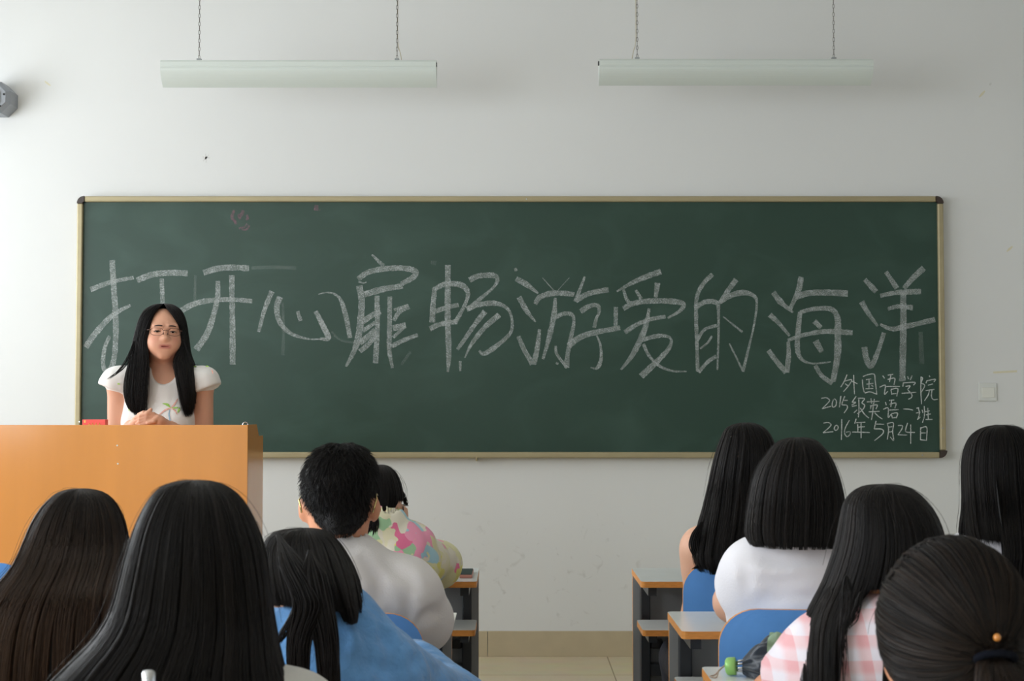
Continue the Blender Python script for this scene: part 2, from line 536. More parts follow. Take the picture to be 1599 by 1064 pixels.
# ------------------------------------------------------------------ blackboard
BY = WALL_Y - 0.035            # writing surface depth
tl, br_ = W(130, 316, BY), W(1466, 706, BY)
bl, tr = W(127, 706, BY), W(1464, 316, BY)
X0, X1 = (tl[0]+bl[0])/2, (tr[0]+br_[0])/2
Z1, Z0 = tl[2], br_[2]
bb = thing('blackboard', ((X0+X1)/2, WALL_Y, Z0), 'long green blackboard with champagne metal frame and white chalk writing on the front wall', 'blackboard')
MB().box((X0-.01, BY, Z0-.01), (X1+.01, WALL_Y-.001, Z1+.01)).build('board_panel', M['board'], bb)
FW = 0.029
def frame_bar(a, b):
    o = MB().box(a, b).build('frame', M['champagne'], bb, bevel=0.006)
    return o
yb, yf = WALL_Y-.001, BY-.018
cr = 0.036
frame_bar((X0-FW+cr, yf, Z1), (X1+FW-cr, yb, Z1+FW))
frame_bar((X0-FW+cr, yf-.014, Z0-FW), (X1+FW-cr, yb, Z0))
frame_bar((X0-FW, yf, Z0-FW+cr), (X0, yb, Z1+FW-cr))
frame_bar((X1, yf, Z0-FW+cr), (X1+FW, yb, Z1+FW-cr))
for sx, x in ((1, X0-FW), (-1, X1+FW)):
    for sz, z in ((1, Z0-FW), (-1, Z1+FW)):
        pts = [(x+sx*cr, z)] + [(x+sx*cr*(1-math.sin(a)), z+sz*cr*(1-math.cos(a))) for a in np.linspace(0, math.pi/2, 9)][1:]
        pts += [(x+sx*FW, z+sz*cr), (x+sx*FW, z+sz*FW), (x+sx*cr, z+sz*FW)]
        MB().prism(pts, 'y', yf-.003 if sz < 0 else yf-.016, yb).build('corner_cap', M['browncap'], bb)
# small screws and clips on the frame
for (px, py) in ((124, 659), (1472, 669), (1439, 711), (822, 311)):
    p = W(px, py, yf)
    MB().lathe([(0, .004), (-.003, .0035)], (p[0], yf+.001 if py != 711 else yf-.013, p[2]), (0, 1, 0), 10).build('screw', M['silver'], bb)
p = W(744, 716, yf-.02)
MB().box((p[0]-.004, yf-.016, p[2]-.014), (p[0]+.004, WALL_Y-.002, p[2]+.012)).build('mounting_clip', M['champagne'], bb)

def conv(strokes, ox, oy, s):
    return [([(x/s+ox, y/s+oy) for (x, y) in pts], np.atleast_1d(np.asarray(w, float))/s) for (pts, w) in strokes]
A = conv([
 ([(85,290),(190,250),(270,230),(355,215)],[34,22]),
 ([(220,105),(232,300),(242,450),(242,600),(232,720),(208,785),(175,792),(163,740),(175,650),(205,580)],[36,36,34,30,26,22]),
 ([(55,650),(110,570),(200,470),(270,420),(335,388)],[40,34,18]),
 ([(375,232),(470,196),(580,185),(692,188)],[38,36]),
 ([(530,220),(535,400),(533,560),(520,690)],[26,34]),
 ([(790,185),(880,158),(975,152),(1075,157)],[38,38]),
 ([(645,425),(730,380),(830,358),(960,352),(1095,362)],[38,26]),
 ([(880,235),(878,340),(850,460),(810,570),(745,665)],[28,42]),
 ([(967,200),(970,400),(972,600),(972,758)],[32,38]),
 ([(1218,300),(1170,420),(1135,555)],[34,20]),
 ([(1268,335),(1248,400),(1265,490),(1330,560),(1420,593),(1500,600),(1588,588)],[40,34,24,10,8]),
 ([(1490,425),(1530,500),(1572,590)],[28,38]),
 ([(1378,425),(1396,485)],[22,26]),
], 120, 380, 3.9975)
B = conv([
 ([(-10,278),(30,268),(75,275),(112,310),(140,400),(162,515)],[6,8,14,28,24]),
 ([(-12,395),(15,450),(45,515),(0,520)],[24,32,14]),
 ([(280,62),(345,125)],[10,24]),
 ([(205,195),(260,158),(340,140),(440,135),(512,150),(508,182),(440,222)],[26,30,32,26]),
 ([(208,208),(230,216),(252,212)],[10,6]),
 ([(240,278),(340,250),(448,232)],[34,30]),
 ([(212,230),(225,320),(215,460),(190,570),(140,670)],[34,36,34,14]),
 ([(308,285),(310,450),(300,652)],[28,30]),
 ([(225,432),(280,392),(328,372)],[28,30]), ([(230,478),(298,430)],[24,20]), ([(215,545),(298,470)],[30,28]), ([(215,588),(265,545),(300,500)],[28,26]),
 ([(378,290),(376,480),(375,580),(392,678)],[24,28,16]),
 ([(400,420),(430,372),(482,342)],[22,30]), ([(400,362),(470,340)],[14,18]), ([(395,462),(465,445)],[34,30]), ([(395,512),(460,452)],[18,16]), ([(388,560),(450,528),(530,498)],[26,20]),
 ([(622,245),(612,340),(608,430)],[26,32]),
 ([(615,252),(680,222),(760,225),(800,262),(795,310),(762,380),(730,435)],[24,32,18,24]),
 ([(625,370),(690,348),(752,335)],[26,24]),
 ([(595,465),(650,440),(745,425)],[30,26]),
 ([(693,118),(692,400),(698,600),(692,700)],[30,32,30,12]),
 ([(810,200),(860,178),(940,175),(962,197),(940,240),(870,300),(800,360)],[30,30,14,26]),
 ([(795,358),(870,332),(960,328),(1022,362),(1042,430),(1030,490),(960,555),(890,600),(862,584)],[30,28,14,18,28,12]),
 ([(895,370),(840,440),(785,520),(745,577)],[30,18]),
 ([(972,388),(890,460),(820,550),(785,622)],[30,26,6]), ([(760,640),(760,695)],[14,12]),
], 500, 380, 3.476)
Cc = conv([
 ([(93,148),(101,166)],[16,20]),
 ([(98,210),(160,245),(230,298)],[30,34,12]),
 ([(115,320),(160,400),(214,468)],[32,30,8]),
 ([(112,553),(150,640),(198,718)],[24,34]), ([(203,722),(225,620),(238,512)],[32,30,18]),
 ([(212,362),(238,322),(310,298),(380,298),(445,305)],[26,34,28]),
 ([(255,205),(320,278)],[5,6]), ([(415,205),(345,282)],[3,4]),
 ([(332,325),(325,420),(295,560),(258,690)],[18,32,30,14]),
 ([(330,442),(380,420),(430,425),(442,470),(425,560),(405,660),(400,742)],[26,24,18,26,30]),
 ([(333,610),(342,662),(402,742)],[16,18]), ([(335,712),(350,718)],[14,12]),
 ([(507,198),(480,270),(450,348)],[12,26]),
 ([(453,342),(530,300),(648,276)],[30,32]),
 ([(482,408),(530,376),(582,370),(592,410),(575,450),(562,502)],[34,26,16,22]),
 ([(410,612),(470,565),(550,535),(717,503)],[38,30]),
 ([(575,540),(600,610),(603,690),(580,742),(540,740)],[10,16,24,6]),
 ([(692,380),(690,503)],[26,22]),
 ([(697,287),(780,240),(870,200),(960,168)],[10,30,34]),
 ([(738,275),(750,320),(770,356)],[16,24]), ([(810,278),(842,332)],[18,22]), ([(940,235),(928,322)],[34,22]),
 ([(735,390),(790,360),(880,345),(1010,345),(1090,360),(1075,400),(1000,445)],[28,32,34,26,12]),
 ([(745,530),(820,482),(900,452),(987,436)],[28,22]),
 ([(890,388),(870,490),(830,590),(780,680),(722,752)],[16,34,32,12]),
 ([(840,580),(900,560),(970,550),(1018,568),(1010,620),(950,690),(842,792)],[24,26,14,28,40]),
 ([(855,600),(890,670),(950,730),(1030,760),(1112,763)],[20,18,8]),
], 780, 380, 3.807)
D = conv([
 ([(175,95),(130,140),(97,200),(90,270),(92,400),(98,600)],[22,22,20,18]),
 ([(82,270),(140,238),(198,245),(206,300),(205,450),(200,592)],[24,26,12,10]),
 ([(90,452),(130,385),(197,360)],[14,18]), ([(110,482),(150,450),(172,415)],[10,12]),
 ([(102,605),(150,550),(195,520)],[18,20]),
 ([(298,122),(255,180),(212,242)],[28,20]),
 ([(212,242),(270,205),(340,190),(395,212),(404,260),(390,360),(362,480),(333,600)],[22,30,14,10,16]),
 ([(230,315),(280,355),(330,395)],[7,12]), ([(262,455),(300,530),(333,600)],[8,10]),
 ([(490,188),(530,240),(592,292)],[28,30,12]), ([(472,305),(520,350),(575,415)],[28,14]),
 ([(465,490),(510,550),(558,606)],[26,28]), ([(560,606),(570,520),(568,445)],[28,26,18]),
 ([(635,108),(620,180),(578,275)],[28,28,22]), ([(606,212),(680,192),(780,190),(877,195)],[30,34]),
 ([(630,290),(620,380),(615,470),(632,530),(690,558),(790,550)],[22,28,26,10,8]),
 ([(630,292),(700,275),(788,275),(823,320),(825,400),(823,520),(800,652)],[20,24,30,36,28]),
 ([(708,568),(740,620),(797,662)],[22,24]),
 ([(565,437),(650,410),(760,392),(902,398)],[18,28]),
 ([(703,338),(738,372)],[26,22]), ([(710,440),(742,498)],[34,24]),
 ([(965,122),(1025,186)],[24,28]), ([(948,238),(985,300),(1032,364)],[32,14]),
 ([(963,472),(972,530),(997,572),(1032,500),(1065,398)],[32,28,22]),
 ([(1075,82),(1132,168)],[22,28]), ([(1272,62),(1220,110),(1168,168)],[36,22]),
 ([(1045,207),(1130,190),(1257,184)],[20,30]), ([(1085,275),(1140,262),(1215,268)],[18,28]),
 ([(1045,355),(1100,378),(1160,370),(1330,330)],[14,28,26]),
 ([(1165,188),(1165,400),(1160,650)],[32,34]),
], 1060, 400, 3.324)
cw = ribbon_mesh('chalk_slogan', A+B+Cc+D, BY-.0008, M['chalk'], bb)
cw['label'] = 'large white chalk slogan in broad Chinese characters'
small = [
 # first line
 [(445,108),(415,180),(375,248)],[(420,180),(495,165),(470,220),(405,298)],[(425,210),(460,236)],[(518,112),(522,230),(528,327)],[(500,183),(560,210)],
 [(615,165),(620,240),(635,305)],[(620,130),(680,108),(745,105),(757,180),(775,330)],[(655,165),(715,155)],[(690,160),(687,260)],[(660,215),(735,205)],[(650,266),(735,262)],[(715,225),(735,242)],[(640,312),(700,300),(772,325)],
 [(840,120),(860,150)],[(805,248),(858,225),(870,242),(860,325),(897,293)],[(895,115),(957,105)],[(932,110),(915,190)],[(895,162),(972,150),(965,222)],[(880,240),(1030,240)],[(930,272),(1005,265),(995,350)],[(930,275),(942,332)],[(940,322),(990,318)],
 [(1080,125),(1092,162)],[(1115,128),(1127,160)],[(1166,118),(1145,167)],[(1070,195),(1062,242)],[(1070,200),(1195,195),(1180,227)],[(1093,240),(1142,235),(1115,275)],[(1050,316),(1212,304)],[(1120,280),(1163,330),(1155,365),(1123,382)],
 [(1265,130),(1262,280),(1270,437)],[(1265,135),(1282,150),(1268,200),(1305,228),(1270,302)],[(1355,118),(1362,135)],[(1327,178),(1320,205)],[(1325,178),(1420,160),(1408,190)],[(1340,226),(1397,212)],[(1315,286),(1412,272)],[(1357,285),(1343,335),(1303,398)],[(1385,280),(1380,350),(1402,385),(1450,382)],
 # second line
 [(158,372),(215,365),(250,390),(235,420),(168,487)],[(168,487),(270,458)],[(295,383),(280,430),(288,468),(318,455),(327,410),(310,380),(292,388)],[(376,346),(360,472)],[(420,348),(400,395)],[(400,395),(452,394)],[(400,395),(390,440),(438,448),(448,478),(412,535)],
 [(545,348),(500,415)],[(500,415),(540,418),(495,447)],[(498,462),(552,450)],[(520,532),(557,498)],[(565,370),(637,375),(610,420),(640,450),(615,500),(558,542)],[(575,380),(577,500),(570,582)],[(590,478),(640,550),(687,590)],
 [(663,410),(802,404)],[(710,373),(717,432)],[(747,378),(740,432)],[(710,447),(705,492)],[(700,455),(777,445),(765,492)],[(683,521),(805,515)],[(737,428),(730,520),(715,612)],[(750,530),(790,570),(837,602)],
 [(870,413),(880,447)],[(845,493),(900,480),(900,582),(932,548)],[(910,396),(967,389)],[(937,393),(930,467)],[(915,436),(985,425),(975,482)],[(910,501),(1017,497)],[(935,541),(1002,535),(990,592)],[(935,545),(947,592)],[(945,588),(990,584)],
 [(1068,490),(1130,492),(1176,502)],
 [(1213,482),(1242,474)],[(1235,478),(1246,540),(1228,607)],[(1208,536),(1257,524)],[(1222,608),(1257,578)],[(1274,498),(1286,532)],[(1300,458),(1302,560),(1280,642)],[(1308,520),(1362,509)],[(1338,478),(1345,602)],[(1318,556),(1372,544)],[(1313,606),(1392,606)],
 # third line
 [(183,645),(235,640),(267,662),(240,700),(178,752)],[(178,752),(292,741)],[(312,678),(303,712),(325,727),(347,697),(332,670),(310,680)],[(386,602),(385,720),(382,832)],[(472,613),(425,700),(418,760),(445,797),(477,772),(475,742),(433,747)],
 [(545,598),(530,652)],[(545,642),(647,635)],[(560,691),(642,685)],[(562,658),(566,742)],[(503,745),(697,750)],[(600,638),(600,812)],
 [(766,622),(745,710)],[(745,710),(832,715),(842,760),(748,842)],[(768,656),(857,660)],
 [(890,645),(905,720),(890,828)],[(890,650),(957,645),(950,740),(960,837),(923,800)],[(905,691),(947,685)],[(905,746),(947,740)],
 [(1008,672),(1055,675),(1052,710),(1008,776)],[(1008,776),(1112,778)],[(1116,643),(1095,710),(1105,745),(1197,750)],[(1150,663),(1150,877)],
 [(1260,693),(1258,832)],[(1263,700),(1327,695),(1325,842)],[(1265,756),(1322,755)],[(1257,830),(1330,838)],
]
sw = conv([(p, [11, 12, 10]) for p in small], 1260, 570, 7.095)
cs = ribbon_mesh('chalk_class_note', sw, BY-.0026, M['chalkthin'], bb)
cs['label'] = 'three small chalk lines with class name and date'
faint = conv([([(1090,155),(1230,150),(1370,155)],[20,24]), ([(1285,370),(1290,560),(1285,700)],[14,20]), ([(740,200),(735,380)],[16,16])], 120, 380, 3.9975)
faint += conv([([(1255,395),(1262,560)],[22,26])], 1060, 400, 3.324)
faint += conv([([(440,660),(490,590)],[12,18]), ([(60,480),(110,525),(180,540)],[10,12]), ([(600,105),(630,108)],[20,24])], 500, 380, 3.476)
for f_ in faint:
    ribbon_mesh('rubbed_chalk', [f_], BY-.0004, M['chalkfaint'], bb)
sm = conv([([(490,220),(470,270),(480,300),(510,345)],[22,30,22]), ([(570,220),(555,260),(530,270),(545,300)],[28,30,20]), ([(600,260),(612,290),(595,305)],[20,22]),
           ([(530,380),(580,370),(605,340)],[18,16]), ([(560,395),(600,390),(625,355)],[14,18]), ([(505,325),(480,300)],[24,22]),
           ([(1222,175),(1220,222)],[34,44]), ([(1252,218),(1258,222)],[10,10])], 280, 290, 5.71)
for nm, part_ in (('large', sm[:6]), ('small', sm[6:])):
    smo = ribbon_mesh('chalk_smudge', part_, BY-.0005, M['smudge'], bb)
    smo['label'] = nm + ' purplish pink rubbed chalk smudge'

# stains on the wall
M['stain1'] = material('yellowish_wall_stain', srgb(214, 208, 182), 0.8)
M['stain2'] = material('grey_wall_stain', srgb(205, 205, 203), 0.8)
wall_mark([(1529, 152), (1538, 142)], [2, 4, 2], M['stain1'])
wall_mark([(1545, 133), (1548, 130)], [3, 3], M['stain2'])
wall_mark([(1551, 582), (1588, 580)], [3, 3.4], M['stain1'])
wall_mark([(1572, 393), (1581, 385)], [2, 4, 2], M['stain1'])
wall_mark([(70, 127), (79, 134)], [2, 3, 1.5], M['stain1'])
for p in ([(316, 245), (328, 247)], [(321, 240), (322, 254)], [(317, 252), (326, 242)]):
    wall_mark(p, [1.4, 2.4, 1.2], M['stain2'])

# wall switch
p = W(1542.5, 612.5, WALL_Y-.008)
sw_t = thing('wall_switch', (p[0], WALL_Y, p[2]-.045), 'square white wall switch to the right of the blackboard', 'switch')
h = 0.045
MB().box((p[0]-h, WALL_Y-.009, p[2]-h), (p[0]+h, WALL_Y-.0005, p[2]+h)).build('plate', M['plastic'], sw_t, bevel=.003)
MB().box((p[0]-h*.66, WALL_Y-.0125, p[2]-h*.62), (p[0]+h*.72, WALL_Y-.009, p[2]+h*.5)).build('rocker', M['cream'], sw_t, bevel=.002)

# grey casing at the top left edge
p = W(-9, 152, WALL_Y-.12)
gc = thing('wall_casing', (p[0], WALL_Y, p[2]), 'grey angular wall-mounted plastic casing with dark screws, cut off by the left edge', 'wall fixture')
R = 0.078
octo = [(p[0]+R*1.082*math.cos(math.pi/8+k*math.pi/4), p[2]+R*1.082*math.sin(math.pi/8+k*math.pi/4)) for k in range(8)]
octi = [(p[0]+R*.83*math.cos(math.pi/8+k*math.pi/4), p[2]+R*.83*math.sin(math.pi/8+k*math.pi/4)) for k in range(8)]
mb = MB()
mb.prism(octo, 'y', WALL_Y-.115, WALL_Y-.0005)
n = 8
V = [(x, WALL_Y-.115, z) for x, z in octo] + [(x, WALL_Y-.135, z) for x, z in octi]
mb.add(V, [(i, (i+1)%n, n+(i+1)%n, n+i) for i in range(n)] + [tuple(range(n, 2*n))])
mb.build('housing', M['greyplastic'], gc)
MB().box((p[0]-.04, WALL_Y-.142, p[2]-.035), (p[0]+.034, WALL_Y-.134, p[2]+.032)).build('cover', M['cream'], gc, bevel=.004)
for dx, dz in ((.053, .012), (.034, -.046), (-.053, .012), (-.034, -.046)):
    MB().lathe([(0, .0055), (-.004, .005)], (p[0]+dx, WALL_Y-.134, p[2]+dz), (0, 1, 0), 10).build('screw', M['black'], gc)

# ------------------------------------------------------------------ hanging board lights
LY = 6.95
def board_light(pxl, pxr, pyt, pyb, chains, cablex, label):
    a, b = W(pxl, pyt, LY), W(pxr, pyt, LY)
    zt = a[2]; zb = W(pxl, pyb, LY+.05)[2]
    x0, x1 = a[0], b[0]
    cx = (x0+x1)/2
    t = thing('blackboard_lamp', (cx, LY, zb), label, 'lamp', 'lamps hanging in front of the blackboard')
    H = zt-zb
    prof = [(.10, zt-.012), (.075, zt-.002), (.03, zt), (.006, zt-.003), (0, zt-.012), (0.001, zt-.03), (.003, zt-.033), (.003, zt-.038), (.001, zt-.041)]
    for k in range(1, 9):
        u = k/8
        prof.append((.001 + .062*u**1.7, zt-.041-(H-.041)*u))
    inner = [(y+.004, z+(.004 if i > 5 else -.004)) for i, (y, z) in enumerate(prof)]
    poly = prof + inner[::-1]
    mb = MB()
    V, F = [], []
    for x in (x0+.004, x1-.004):
        V += [(x, LY+y, z) for y, z in poly]
    n = len(poly)
    F = [(i, (i+1)%n, n+(i+1)%n, n+i) for i in range(n)]
    m = len(prof)
    for q in (0, n):
        F += [(q+i, q+i+1, q+n-2-i, q+n-1-i) for i in range(m-1)]
    mb.add(V, F)
    mb.build('reflector', M['fixture'], t)
    for x in (x0, x1-.004):
        MB().prism([(LY+y, z) for y, z in prof], 'x', x, x+.004).build('end_cap', M['fixture'], t)
    MB().lathe([(0, .013), (x1-x0-.06, .013)], (x0+.03, LY+.055, zt-.07), (1, 0, 0), 14).build('lamp_tube', M['tubeglass'], t)
    MB().box((x0+.02, LY+.035, zt-.035), (x1-.02, LY+.085, zt-.006)).build('ballast_box', M['fixture'], t)
    for cxp in chains:
        q = W(cxp, pyt, LY+.03)
        mb = MB()
        z = q[2]-.002; k = 0
        while z < CEIL_Z:
            L_ = .021
            ring = []
            for j in range(9):
                an = 2*math.pi*j/8
                u, v = .0038*math.cos(an), .012*math.sin(an)
                ring.append((q[0]+(u if k % 2 == 0 else 0), LY+.03+(0 if k % 2 == 0 else u), z+L_/2+v))
            mb.tube(ring, .0013, 4, cap=False)
            z += .0195; k += 1
        mb.build('chain', M['chain'], t)
        MB().box((q[0]-.01, LY+.02, q[2]-.008), (q[0]+.01, LY+.04, q[2]+.002)).build('hanger', M['fixturecap'], t)
    dirn = 1 if cablex[1] > cablex[0] else -1
    q = W(cablex[0], pyt, LY+.04); q2 = W(cablex[1], pyt, LY+.04)
    MB().tube(catmull([(q2[0], LY+.04, q2[2]-.004), (q2[0]-dirn*.006, LY+.04, q2[2]+.03), (q[0]+dirn*.004, LY+.038, q[2]+.075), (q[0]+dirn*.003, LY+.036, q[2]+.2), (q[0]+dirn*.004, LY+.036, CEIL_Z)], 24), .0022, 6).build('cable', M['cable'], t)
    e = x1-.002 if cablex[0] > (pxl+pxr)/2 else x0-.002
    MB().box((e-.003, LY+.012, zt-.03), (e+.005, LY+.03, zt-.012)).build('end_screw', M['black'], t)
board_light(250, 681, 92.5, 136, (311, 620), (620, 627), 'white hanging board lamp nearest the window wall, on the left')
board_light(936, 1364, 90.5, 133, (995, 1302), (994, 987), 'white hanging board lamp above the right half of the blackboard')

# ------------------------------------------------------------------ podium
PF, PB = 5.50, 5.84
c0 = W(387, 664, PF)
PXR = c0[0]; PZ = c0[2]
PXL = PXR - 1.28
pod = thing('lectern', ((PXL+PXR)/2, (PF+PB)/2, 0), 'orange wood-laminate teacher lectern in front of the blackboard', 'lectern')
MB().box((PXL, PF, 0.0), (PXR, PF+.018, PZ)).build('front_panel', M['wood'], pod, bevel=.0015)
zs = PZ - .045
def side_poly():
    return [(PF+.018, 0.0), (PB, 0.0), (PB, zs-.008), (PB-.008, zs), (PF+.245, zs), (PF+.235, zs+.006), (PF+.20, PZ-.006), (PF+.19, PZ), (PF+.018, PZ)]
MB().prism(side_poly(), 'x', PXR-.018, PXR).build('side_panel', M['wood'], pod)
MB().prism(side_poly(), 'x', PXL, PXL+.018).build('side_panel', M['wood'], pod)
MB().box((PXL+.018, PF+.018, PZ-.05), (PXR-.018, PB-.002, PZ-.032)).build('work_surface', M['wood'], pod)
MB().box((PXL+.018, PF+.03, .3), (PXR-.018, PB-.02, .318)).build('shelf', M['wood'], pod)
for (px, py) in ((183, 696), (184, 724.5)):
    q = W(px, py, PF)
    MB().lathe([(0, .0035), (-.002, .003)], (q[0], PF+.0005, q[2]), (0, 1, 0), 8).build('screw', M['cream'], pod)
q = W(383, 662, PF+.03)
MB().tube([(q[0]+.010*math.cos(a), PF+.03, PZ-.002+.012*math.sin(a)) for a in np.linspace(0, math.pi, 9)], .0018, 6).build('wire_loop', M['silver'], pod)
# red card box standing on the lectern
WS = PZ - .032
rb0, rb1 = W(128.5, 655.5, 5.62), W(164.5, 655.5, 5.62)
rb = thing('chalk_box', ((rb0[0]+rb1[0])/2, 5.64, WS), 'small red cardboard box with yellow print on top of the lectern', 'box')
zt = rb0[2]
MB().box((rb0[0], 5.62, WS), (rb1[0], 5.66, zt)).build('carton', M['red'], rb, bevel=.001)
mb = MB()
for i in range(4):
    x = W(139.4 + 5.3*i, 662, 5.62)[0]
    z = W(139, 662.2, 5.62)[2]
    mb.tube([(x-.003, 5.6197, z-.008), (x, 5.6197, z+.004), (x+.003, 5.6197, z-.008)], .0012, 4)
    mb.box((x-.0028, 5.6194, z-.005), (x+.0028, 5.6199, z-.003))
x = W(133, 658, 5.62)
mb.box((x[0]-.004, 5.6194, x[2]-.006), (x[0]+.002, 5.6199, x[2]+.003))
mb.build('yellow_print', M['yellow'], rb)

# ------------------------------------------------------------------ desks
DTOP = 0.75
def desk(xa, xb, yf_, yb_, open_side, label):
    t = thing('student_desk', ((xa+xb)/2, (yf_+yb_)/2, 0), label, 'desk', 'student desks')
    def slabtop(name, x0, x1, y0, y1, z0, z1, r=.012):
        pts = []
        for (cx_, cy_, a0) in ((x1-r, y1-r, 0), (x0+r, y1-r, 90), (x0+r, y0+r, 180), (x1-r, y0+r, 270)):
            for k in range(5):
                a = math.radians(a0 + 22.5*k)
                pts.append((cx_+r*math.cos(a), cy_+r*math.sin(a)))
        return MB().prism(pts, 'z', z0, z1, 1, 0).build(name, [M['deskgrey'], M['ply']], t)
    slabtop('desktop', xa, xb, yf_, yb_, DTOP-.017, DTOP)
    slabtop('book_shelf', xa+.004, xb-.004, yf_+.005, yf_+.21, .597, .614)
    py0 = yb_-.035
    mb = MB()
    mb.box((xa+.001, py0, .12), (xb-.001, py0+.016, DTOP-.0175), [1, 1, 0, 1, 0, 1])
    mb.build('modesty_panel', [M['panelgrey'], M['ply']], t)
    n = max(2, int(round((xb-xa)/0.8))+1)
    for i in range(n):
        x = xa + .035 + (xb-xa-.07)*i/(n-1)
        s = 1 if i < n-1 else -1
        ly = py0 - .055
        mb = MB()
        mb.box((x-.014, ly, .03), (x+.014, ly+.045, DTOP-.018))
        mb.build('leg', M['steel'], t, bevel=.003)
        MB().box((x-.016, yf_+.02, 0), (x+.016, yb_-.0, .03)).build('foot', M['steel'], t, bevel=.004)
        MB().box((x-.012, yf_+.04, DTOP-.045), (x+.012, ly, DTOP-.018)).build('top_bracket', M['steel'], t)
        MB().box((x-.012, yf_+.03, .575), (x+.012, ly, .596)).build('shelf_bracket', M['steel'], t)
        for zz in (DTOP-.045, .52):
            MB().box((x+s*.014-.0, ly+.005, zz), (x+s*.052, ly+.04, zz+.026)).build('panel_clip', M['black'], t, bevel=.005)
    MB().box((xa+.05, py0-.05, .44), (xb-.05, py0-.02, .475)).build('rail', M['steel'], t)
    return t
xr1 = W(986, 886, 4.63)[0]
desk(xr1, xr1+1.75, 4.28, 4.63, -1, 'grey-topped desk right of the aisle, nearest the front wall')
xl1 = W(748.4, 889, 4.63)[0]
desk(xl1-1.75, xl1, 4.28, 4.63, 1, 'grey-topped desk left of the aisle with a phone on it')
xr2 = W(1041.7, 953, 3.67)[0]
desk(xr2, xr2+1.75, 3.35, 3.67, -1, 'grey-topped desk right of the aisle where the bob-haired student sits')
xl2 = W(707, 955, 3.67)[0]
desk(xl2-1.75, xl2, 3.35, 3.67, 1, 'grey-topped desk left of the aisle under the elbow of the man in grey')
xr3 = W(1095, 1038, 2.905)[0]
desk(xr3, xr3+1.75, 2.58, 2.905, -1, 'grey-topped desk right of the aisle with the folded umbrella on it')
xl3 = -.185
desk(xl3-1.75, xl3, 2.72, 2.99, 1, 'grey-topped desk in front of the student in the blue blouse')

# things on the desks
q = W(727.5, 893, 4.42)
ph = thing('mobile_phone', (q[0], 4.45, DTOP), 'mobile phone lying at the corner of the front desk left of the aisle', 'phone')
MB().box((q[0]-.017, 4.36, DTOP), (q[0]+.020, 4.52, DTOP+.010)).build('case', M['phone'], ph, bevel=.003)
MB().box((q[0]-.0155, 4.363, DTOP+.0102), (q[0]+.0185, 4.517, DTOP+.0112)).build('screen', M['screen'], ph)
q = W(702, 955, 3.5)
pp = MB().box((q[0]-.10, 3.42, DTOP+.0005), (q[0]+.012, 3.62, DTOP+.004)).build('paper_stack', M['paper'])
tag(pp, 'white sheets of paper under the elbow of the man in the grey shirt', 'paper')

# ------------------------------------------------------------------ chairs
def chair(cx, yb_, label, top=.845, w=.40):
    """backrest rear face at depth yb_, seat towards the board"""
    t = thing('student_chair', (cx, yb_+.2, 0), label, 'chair', 'blue student chairs')
    # backrest: rounded outline, slightly curved in plan
    r = .075; hw = w/2; zb = .47
    out = []
    for k in range(9):
        a = math.radians(90*k/8)
        out.append((hw-r+r*math.cos(a), top-r+r*math.sin(a)))
    for k in range(9):
        a = math.radians(90+90*k/8)
        out.append((-hw+r+r*math.cos(a), top-r*.999+r*math.sin(a)))
    # rows of the outline by height so that the plate can bend
    zs_ = np.concatenate([np.linspace(zb, top-r, 6), top-r+r*np.sin(np.linspace(0, math.pi/2, 9))[1:]])
    nx = 17
    V, F, Mi = [], [], []
    def half(z):
        if z <= top-r: return hw
        d = z-(top-r)
        return hw-r+math.sqrt(max(r*r-d*d, 0))
    for side in (0, 1):
        for z in zs_:
            h_ = half(z)
            for i in range(nx):
                x = -h_+2*h_*i/(nx-1)
                y = yb_ + (0 if side == 0 else .013) + .030*(1-(x/hw)**2) * -1 + .03 + .08*(.845-z)*.35
                V.append((cx+x, y, z))
    nz = len(zs_); S = nz*nx
    for j in range(nz-1):
        for i in range(nx-1):
            a = j*nx+i
            F.append((a, a+1, a+nx+1, a+nx)); Mi.append(0)
            F.append((S+a, S+a+nx, S+a+nx+1, S+a+1)); Mi.append(0)
    for j in range(nz-1):
        a = j*nx; F.append((a, a+nx, S+a+nx, S+a)); Mi.append(1)
        a = j*nx+nx-1; F.append((a, S+a, S+a+nx, a+nx)); Mi.append(1)
    for i in range(nx-1):
        a = (nz-1)*nx+i; F.append((a, a+1, S+a+1, S+a)); Mi.append(1)
        a = i; F.append((a, S+a, S+a+1, a+1)); Mi.append(1)
    mb = MB(); mb.v = V; mb.f = F; mb.m = Mi
    mb.build('backrest', [M['blue'], M['ply']], t, smooth=False)
    MB().prism([(cx-.19, yb_+.07), (cx+.19, yb_+.07), (cx+.2, yb_+.1), (cx+.2, yb_+.40), (cx+.17, yb_+.43), (cx-.17, yb_+.43), (cx-.2, yb_+.40), (cx-.2, yb_+.1)], 'z', .43, .445, 1, 0).build('seat', [M['blue'], M['ply']], t)
    for sx in (-1, 1):
        MB().tube([(cx+sx*.16, yb_+.055, .70), (cx+sx*.165, yb_+.085, .43), (cx+sx*.175, yb_+.03, .008)], .011, 8).build('leg', M['steel'], t, smooth=True)
        MB().tube([(cx+sx*.165, yb_+.38, .428), (cx+sx*.175, yb_+.40, .008)], .011, 8).build('leg', M['steel'], t, smooth=True)
    MB().tube([(cx-.165, yb_+.1, .416), (cx+.165, yb_+.1, .416)], .009, 8).build('crossbar', M['steel'], t)
    MB().tube([(cx-.165, yb_+.36, .416), (cx+.165, yb_+.36, .416)], .009, 8).build('crossbar', M['steel'], t)
    return t
def chair_at(px_edge, side, yb_, label, w=.40, top=.845):
    x = W(px_edge, 950, yb_)[0]
    return chair(x + (w/2 if side < 0 else -w/2), yb_, label, w=w, top=top)
chair_at(1069, -1, 3.86, 'blue chair of the long-haired student with bare shoulder')
